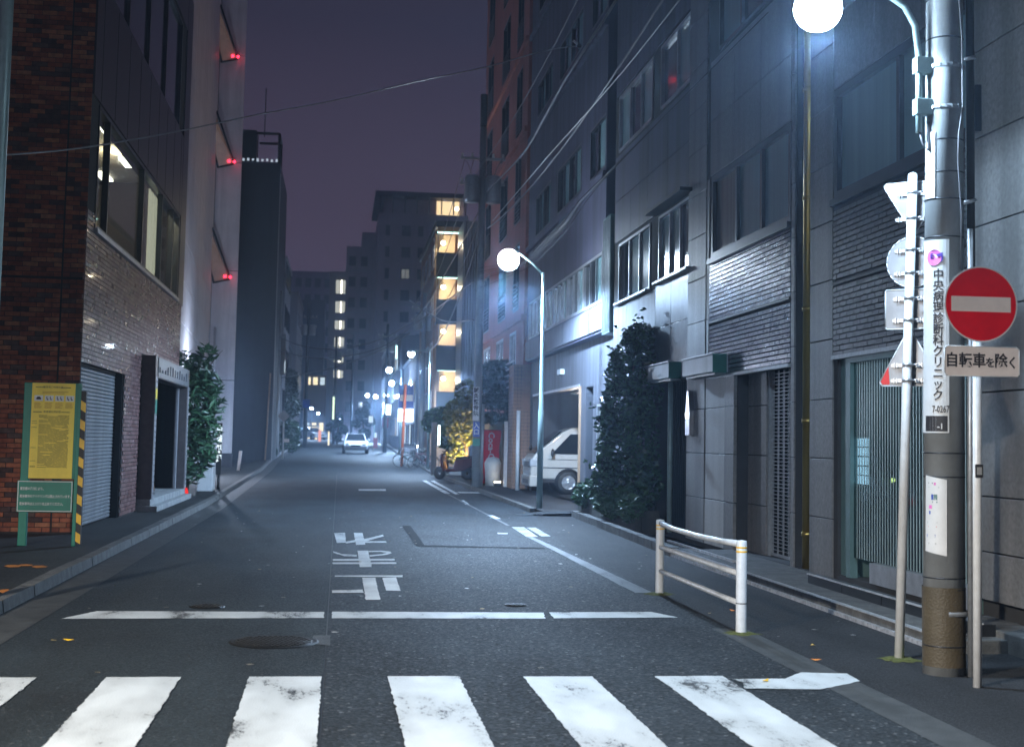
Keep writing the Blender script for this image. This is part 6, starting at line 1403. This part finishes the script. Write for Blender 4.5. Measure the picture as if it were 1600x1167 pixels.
for j in range(10):
    z = AT - 2.9 - j*2.75
    if z < 3: break
    for k, (f0, f1) in enumerate(((.08, .13), (.26, .36), (.44, .5), (.60, .80), (.88, .93))):
        u0 = AX0+(AX1-AX0)*f0; u1 = AX0+(AX1-AX0)*f1
        window_y(ap, 169.94, u0, u1, z, z+1.35, 2 if f1-f0 > .07 else 1, fm=M['tower'], pm=M['lit_dim2'] if (j, k) == (2, 1) and 'lit_dim2' in M else (M['lit_dim'] if (j, k) == (2, 1) else M['pane']), fw=.1, dep=.055)
        if k == 3: MB().box(u0-.2, u1+.2, 168.9, 169.93, z-1.0, z-.15).build('balcony', M['apt2'], ap)
    if j % 2: MB().box(AX0-.05, AX1, 169.9, 169.995, z-.55, z-.4).build('string_course', M['apt2'], ap)
a = P_(542, 385, 178); c = P_(592, 385, 178); nb = thing('stepped_apartment_block', 'dark stepped apartment block attached left of the big one', 'building', (a.x+2, 184, 0))
MB().box(a.x, AX0-.02, 178, 196, 1, P_(550, 385, 178).z).build('wall', M['apt'], nb); MB().box(a.x+2.0, AX0-.03, 178.5, 196, P_(550, 385, 178).z, P_(570, 362, 178).z).build('upper_wall', M['apt'], nb)
for j in range(8):
    z = P_(550, 385, 178).z - 2.6 - j*2.75
    for u in (.35, 1.9): window_y(nb, 177.94, a.x+u, a.x+u+.9, z, z+1.3, 1, fm=M['tower'], fw=.1, dep=.055)
    MB().box(a.x-.1, a.x+4, 177.85, 177.99, z-.8, z-.6).build('string_course', M['apt2'], nb)
a = P_(515, 430, 182); c = P_(541, 430, 182); stt = thing('lit_stair_tower', 'slim stair tower with a ladder of brightly lit landings at the middle of the skyline', 'building', ((a.x+c.x)/2, 184, 0))
MB().box(a.x, c.x, 182.6, 190, 1, a.z+.6).build('wall', M['apt2'], stt)
for yt, yb in ((437, 458), (470, 488), (498, 514), (526, 543), (553, 566), (578, 590)):
    z1 = P_(530, yt, 182).z; z0 = P_(530, yb, 182).z
    MB().box(a.x+.9, c.x-.05, 182.5, 182.58, z0, z1).build('lit_landing', M['lit_stair'] if 'lit_stair' in M else M['lit_dim'], stt); MB().box(a.x+.9, c.x, 181.9, 182.5, z0-1.1, z0-.1).build('balcony', M['apt'], stt)
    MB().box((a.x+.9+c.x)/2, (a.x+.9+c.x)/2+.14, 182.42, 182.49, z0, z1).build('strip_light', M['ceil_light'], stt)
a = P_(510, 690, 215); c = P_(592, 565, 215); block('low_far_building', 'low dim building behind the white car at the end of the street', a.x, c.x, 215, 225, c.z, 'apt', [('f', a.x+.6+k*1.5, a.x+1.5+k*1.5, 4.5+2.9*j, 5.8+2.9*j, 1) for k in range(5) for j in range(3)], wm=('pane', 'lit_dim', 'pane', 'pane', 'lit_cool'))
tf = thing('street_tree', 'small dark tree right behind the far white car', 'tree', (2.9, 128, gz(128))); a = P_(566, 668, 128); foliage(tf, M['leaf_dark'], [((a.x, 128, a.z+1.2), (.7, .8, .7)), ((a.x+.7, 128, a.z+.6), (.5, .7, .5)), ((a.x-.6, 128, a.z+.3), (.5, .7, .4)), ((a.x+.2, 128, a.z-.6), (.6, .7, .5)), ((a.x+.3, 128, a.z+2.), (.35, .5, .5))], 1100, .24, seed=51); trunk(tf, [(a.x, 128, gz(128)), (a.x+.1, 128, a.z), (a.x, 128, a.z+1)], .1, .05)
tf = thing('street_tree', 'small green tree left of the far white car', 'tree', (.2, 140, gz(140))); a = P_(527, 668, 140); foliage(tf, M['leaf'], [((a.x, 140, a.z+.8), (.6, .8, .7)), ((a.x-.6, 140, a.z), (.5, .7, .6)), ((a.x+.6, 140, a.z-.2), (.5, .7, .5)), ((a.x+.1, 140, a.z-1.), (.5, .7, .5))], 900, .24, seed=52); trunk(tf, [(a.x, 140, gz(140)), (a.x+.1, 140, a.z), (a.x, 140, a.z+1)], .1, .05)
for x0_, y0_, x1_, y1_, Y, m, nm, lb in ((597, 668, 607, 652, 110, 'maroon', 'hanging_sign', 'maroon rectangular shop sign hanging over the right pavement far down'), (519, 655, 523, 620, 120, 'lit_green', 'vertical_sign', 'tall narrow glowing pale green shop sign in the middle distance'),
        (583, 700, 590, 684, 108, 'dark_red', 'banner', 'dark red banner standing at the right kerb beyond the bicycles'), (585, 692, 589, 676, 135, 'lit_cool', 'shop_sign', 'white glowing panel behind the dark red banner'), (603, 648, 611, 632, 95, 'white_lit2', 'shop_sign', 'bright white glowing sign panel on the pole row past the bicycles'),
        (618, 560, 621, 540, 100, 'teal_tube', 'vertical_sign', 'small glowing teal vertical sign high over the street'), (512, 698, 515, 674, 130, 'lit_warm', 'lit_post', 'short warm glowing post at the left side far down'), (576, 660, 583, 650, 125, 'lit_cool', 'shop_sign', 'small pale glowing panel right above the white car'), (497, 690, 502, 672, 150, 'red_glow2', 'lit_post', 'reddish glowing post beside the far taxi'),
        (455, 664, 464, 655, 96, 'white', 'small_sign', 'small white and red sign among the left street trees')):
    if m not in M: M[m] = {'maroon': lambda: mat('maroon', (.25, .03, .07), .5), 'dark_red': lambda: mat('dark_red', (.16, .02, .04), .5), 'lit_green': lambda: glow('lit_green', (.75, 1., .65), 1.3), 'white_lit2': lambda: glow('white_lit2', (.85, .95, 1.), 3.), 'red_glow2': lambda: glow('red_glow2', (1., .4, .3), .9)}[m]()
    a = P_(x0_, y0_, Y); c = P_(x1_, y1_, Y); t = thing(nm, lb, 'sign', (a.x, Y, gz(Y)))
    if a.z > 3: MB().box(a.x-.5, a.x, Y+.02, Y+.1, (a.z+c.z)/2, (a.z+c.z)/2+.08).build('bracket', M['galv'], t)
    else: MB().box(a.x, a.x+.06, Y+.02, Y+.08, gz(Y), a.z).build('stand', M['galv'], t)
    MB().box(a.x, c.x, Y, Y+.15, a.z, c.z).build('panel', M[m], t)

# ------------------------------------------------------------------ overhead cables
def cable(pts, r, label, m='cable', n=6, group='overhead cables along the right pavement'):
    P = [P_(*q) for q in pts]; out = []
    for i in range(len(P)-1):
        p0 = P[max(i-1, 0)]; p1 = P[i]; p2 = P[i+1]; p3 = P[min(i+2, len(P)-1)]
        for k in range(n):
            t = k/n; out.append(.5*((2*p1)+(p2-p0)*t+(2*p0-5*p1+4*p2-p3)*t*t+(3*p1-p0-3*p2+p3)*t**3))
    out.append(P[-1]); o = MB().tube(out, r, 5).build('cable', M[m]); tag(o, label, 'cable', group); return o, out
o, pts = cable([(1010, -90, 20), (963, 0, 22.3), (915, 75, 25), (880, 130, 27.5), (850, 185, 30.2), (815, 243, 34), (760, 300, 42.5)], .014, 'thick spiral wrapped cable climbing to the top middle of the picture', 'cable_lit_tone')
b = MB()
for i in range(len(pts)-1):
    p = pts[i]; q = pts[i+1]
    for k in range(6):
        c = p.lerp(q, k/6); b.lathe(c, [(.016, -.012), (.03, 0), (.016, .012)], 6, 'y')
WL[o.name] = Vector((0,0,0)); b.build('spiral_wrap', M['cable_lit_tone'], o, kind='stuff')
cable([(1070, -10, 17.5), (980, 104, 21.5), (905, 190, 25.5), (860, 240, 29), (820, 287, 33), (770, 345, 42)], .013, 'single bright cable crossing before the window floors below the spiral cable', 'cable_lit_tone')
for k, (dx, dy, m) in enumerate(((0, 0, 'cable_dull'), (2, 3, 'cable'), (4, 6, 'cable_dull'), (1, -3, 'cable_dull'), (7, 12, 'cable_dull'))):
    cable([(749+dx*.3, 425+dy*2, 43.5), (815+dx, 408+dy, 33), (850+dx, 378+dy, 30.4), (880+dx, 348+dy*.8, 28), (905+dx, 314+dy*.5, 26.2), (950, 270+dy*.3, 23.5), (1040, 180, 19.5), (1200, 20, 14.5)], .006, ('second highest', 'middle', 'second lowest', 'topmost', 'lowest')[k] + ' of the five bunched cables passing right of the mid street lamp', m)
cable([(-80, 247, 14), (0, 243, 15), (130, 231, 17), (280, 205, 19), (400, 180, 20.5), (520, 158, 22), (650, 128, 23), (760, 105, 24), (850, 80, 25.2), (905, 72, 25.8)], .011, 'long wire crossing the whole sky from the left building to the spiral cable', 'cable_lit_tone', group=None)
for k, (p, lb) in enumerate((([(424, 520, 82), (470, 540, 84), (530, 545, 82), (600, 528, 76), (655, 490, 70), (700, 420, 60), (749, 330, 44)], 'upper sagging wire across the far street'), ([(424, 545, 82), (500, 560, 84), (590, 545, 78), (650, 505, 72), (740, 440, 50)], 'lower sagging wire across the far street'), ([(440, 590, 90), (520, 575, 95), (600, 545, 84), (640, 520, 76)], 'faint lowest wire across the far street'), ([(640, 470, 76), (690, 500, 60), (740, 500, 46)], 'short wire drooping between the second and third right poles'))):
    cable(p, .03, lb, 'cable', group='wires across the far street')
def span(p, q, sag, r, label):
    p = Vector(p); q = Vector(q); pts = [p.lerp(q, k/16)-Vector((0, 0, sag*4*(k/16)*(1-k/16))) for k in range(17)]
    tag(MB().tube(pts, r, 5).build('cable', M['cable']), label, 'cable', 'wires strung from pole to pole down the right pavement')
for k, (dx, z, lb) in enumerate(((-.6, 10.9, 'outermost high wire running on from the second pole to the third'), (-.3, 10.9, 'inner high wire running on from the second pole to the third'), (.3, 10.1, 'lower wire nearest the wall between the second and third pole'), (-.1, 8.2, 'thick low telephone cable between the second and third pole'))):
    span((4.47+dx, 43.9, z), (4.62+dx, 76.5, min(z-1.6, 9.2)), .7+.15*k, .014 if k < 3 else .03, lb)
for k, (dx, z, lb) in enumerate(((-.25, 10.4, 'high wire from the near pole over the lamp to the second pole'), (.2, 8.6, 'thick lower cable from the near pole close along the wall'))):
    span((4.4+dx, 9.4, z+.4), (4.47+dx, 43.8, z), .8, .012+.01*k, lb)
for k in range(3): MB().tube([(4.47+(-.34, .36, 0)[k], 43.8, 10.3), (4.47+(-.5, .5, .1)[k], 43.7, 10.7), (4.47+(-.68, .68, -.35)[k], 43.88, 11.0)], .012, 5).build('jumper_wire', M['cable'], u2)
MB().tube([(4.47, 43.9, 12.0), (4.47, 43.9, 13.1)], .12, 10).build('pole_top', M['tower'], u2)
t = thing('cable_clamp', 'small white and black clamp where the sky wire meets the spiral cable', 'clamp', (0, 0, 0)); q = P_(905, 72, 25.7); t.location = q; WL[t.name] = q
MB().tube([q+Vector((-.12, 0, .1)), q], .025, 6).build('insulator', M['white'], t); MB().sphere(q, .05, 8, 6).build('body', M['black'], t)

# ------------------------------------------------------------------ night air volume, added to imitate lens glow at the lamps
hz = MB().box(-405, 405, -255, 905, -1.1, 40).build('glow_haze', bpy.data.materials.new('glow_haze'), kind='stuff')
m = hz.data.materials[0]; m.use_nodes = True; n_ = m.node_tree; n_.nodes.clear(); o = n_.nodes.new('ShaderNodeOutputMaterial'); v = n_.nodes.new('ShaderNodeVolumePrincipled')
v.inputs['Color'].default_value = (.50, .70, 1., 1); v.inputs['Density'].default_value = .0022; v.inputs['Anisotropy'].default_value = .72
n_.links.new(v.outputs[0], o.inputs['Volume'])
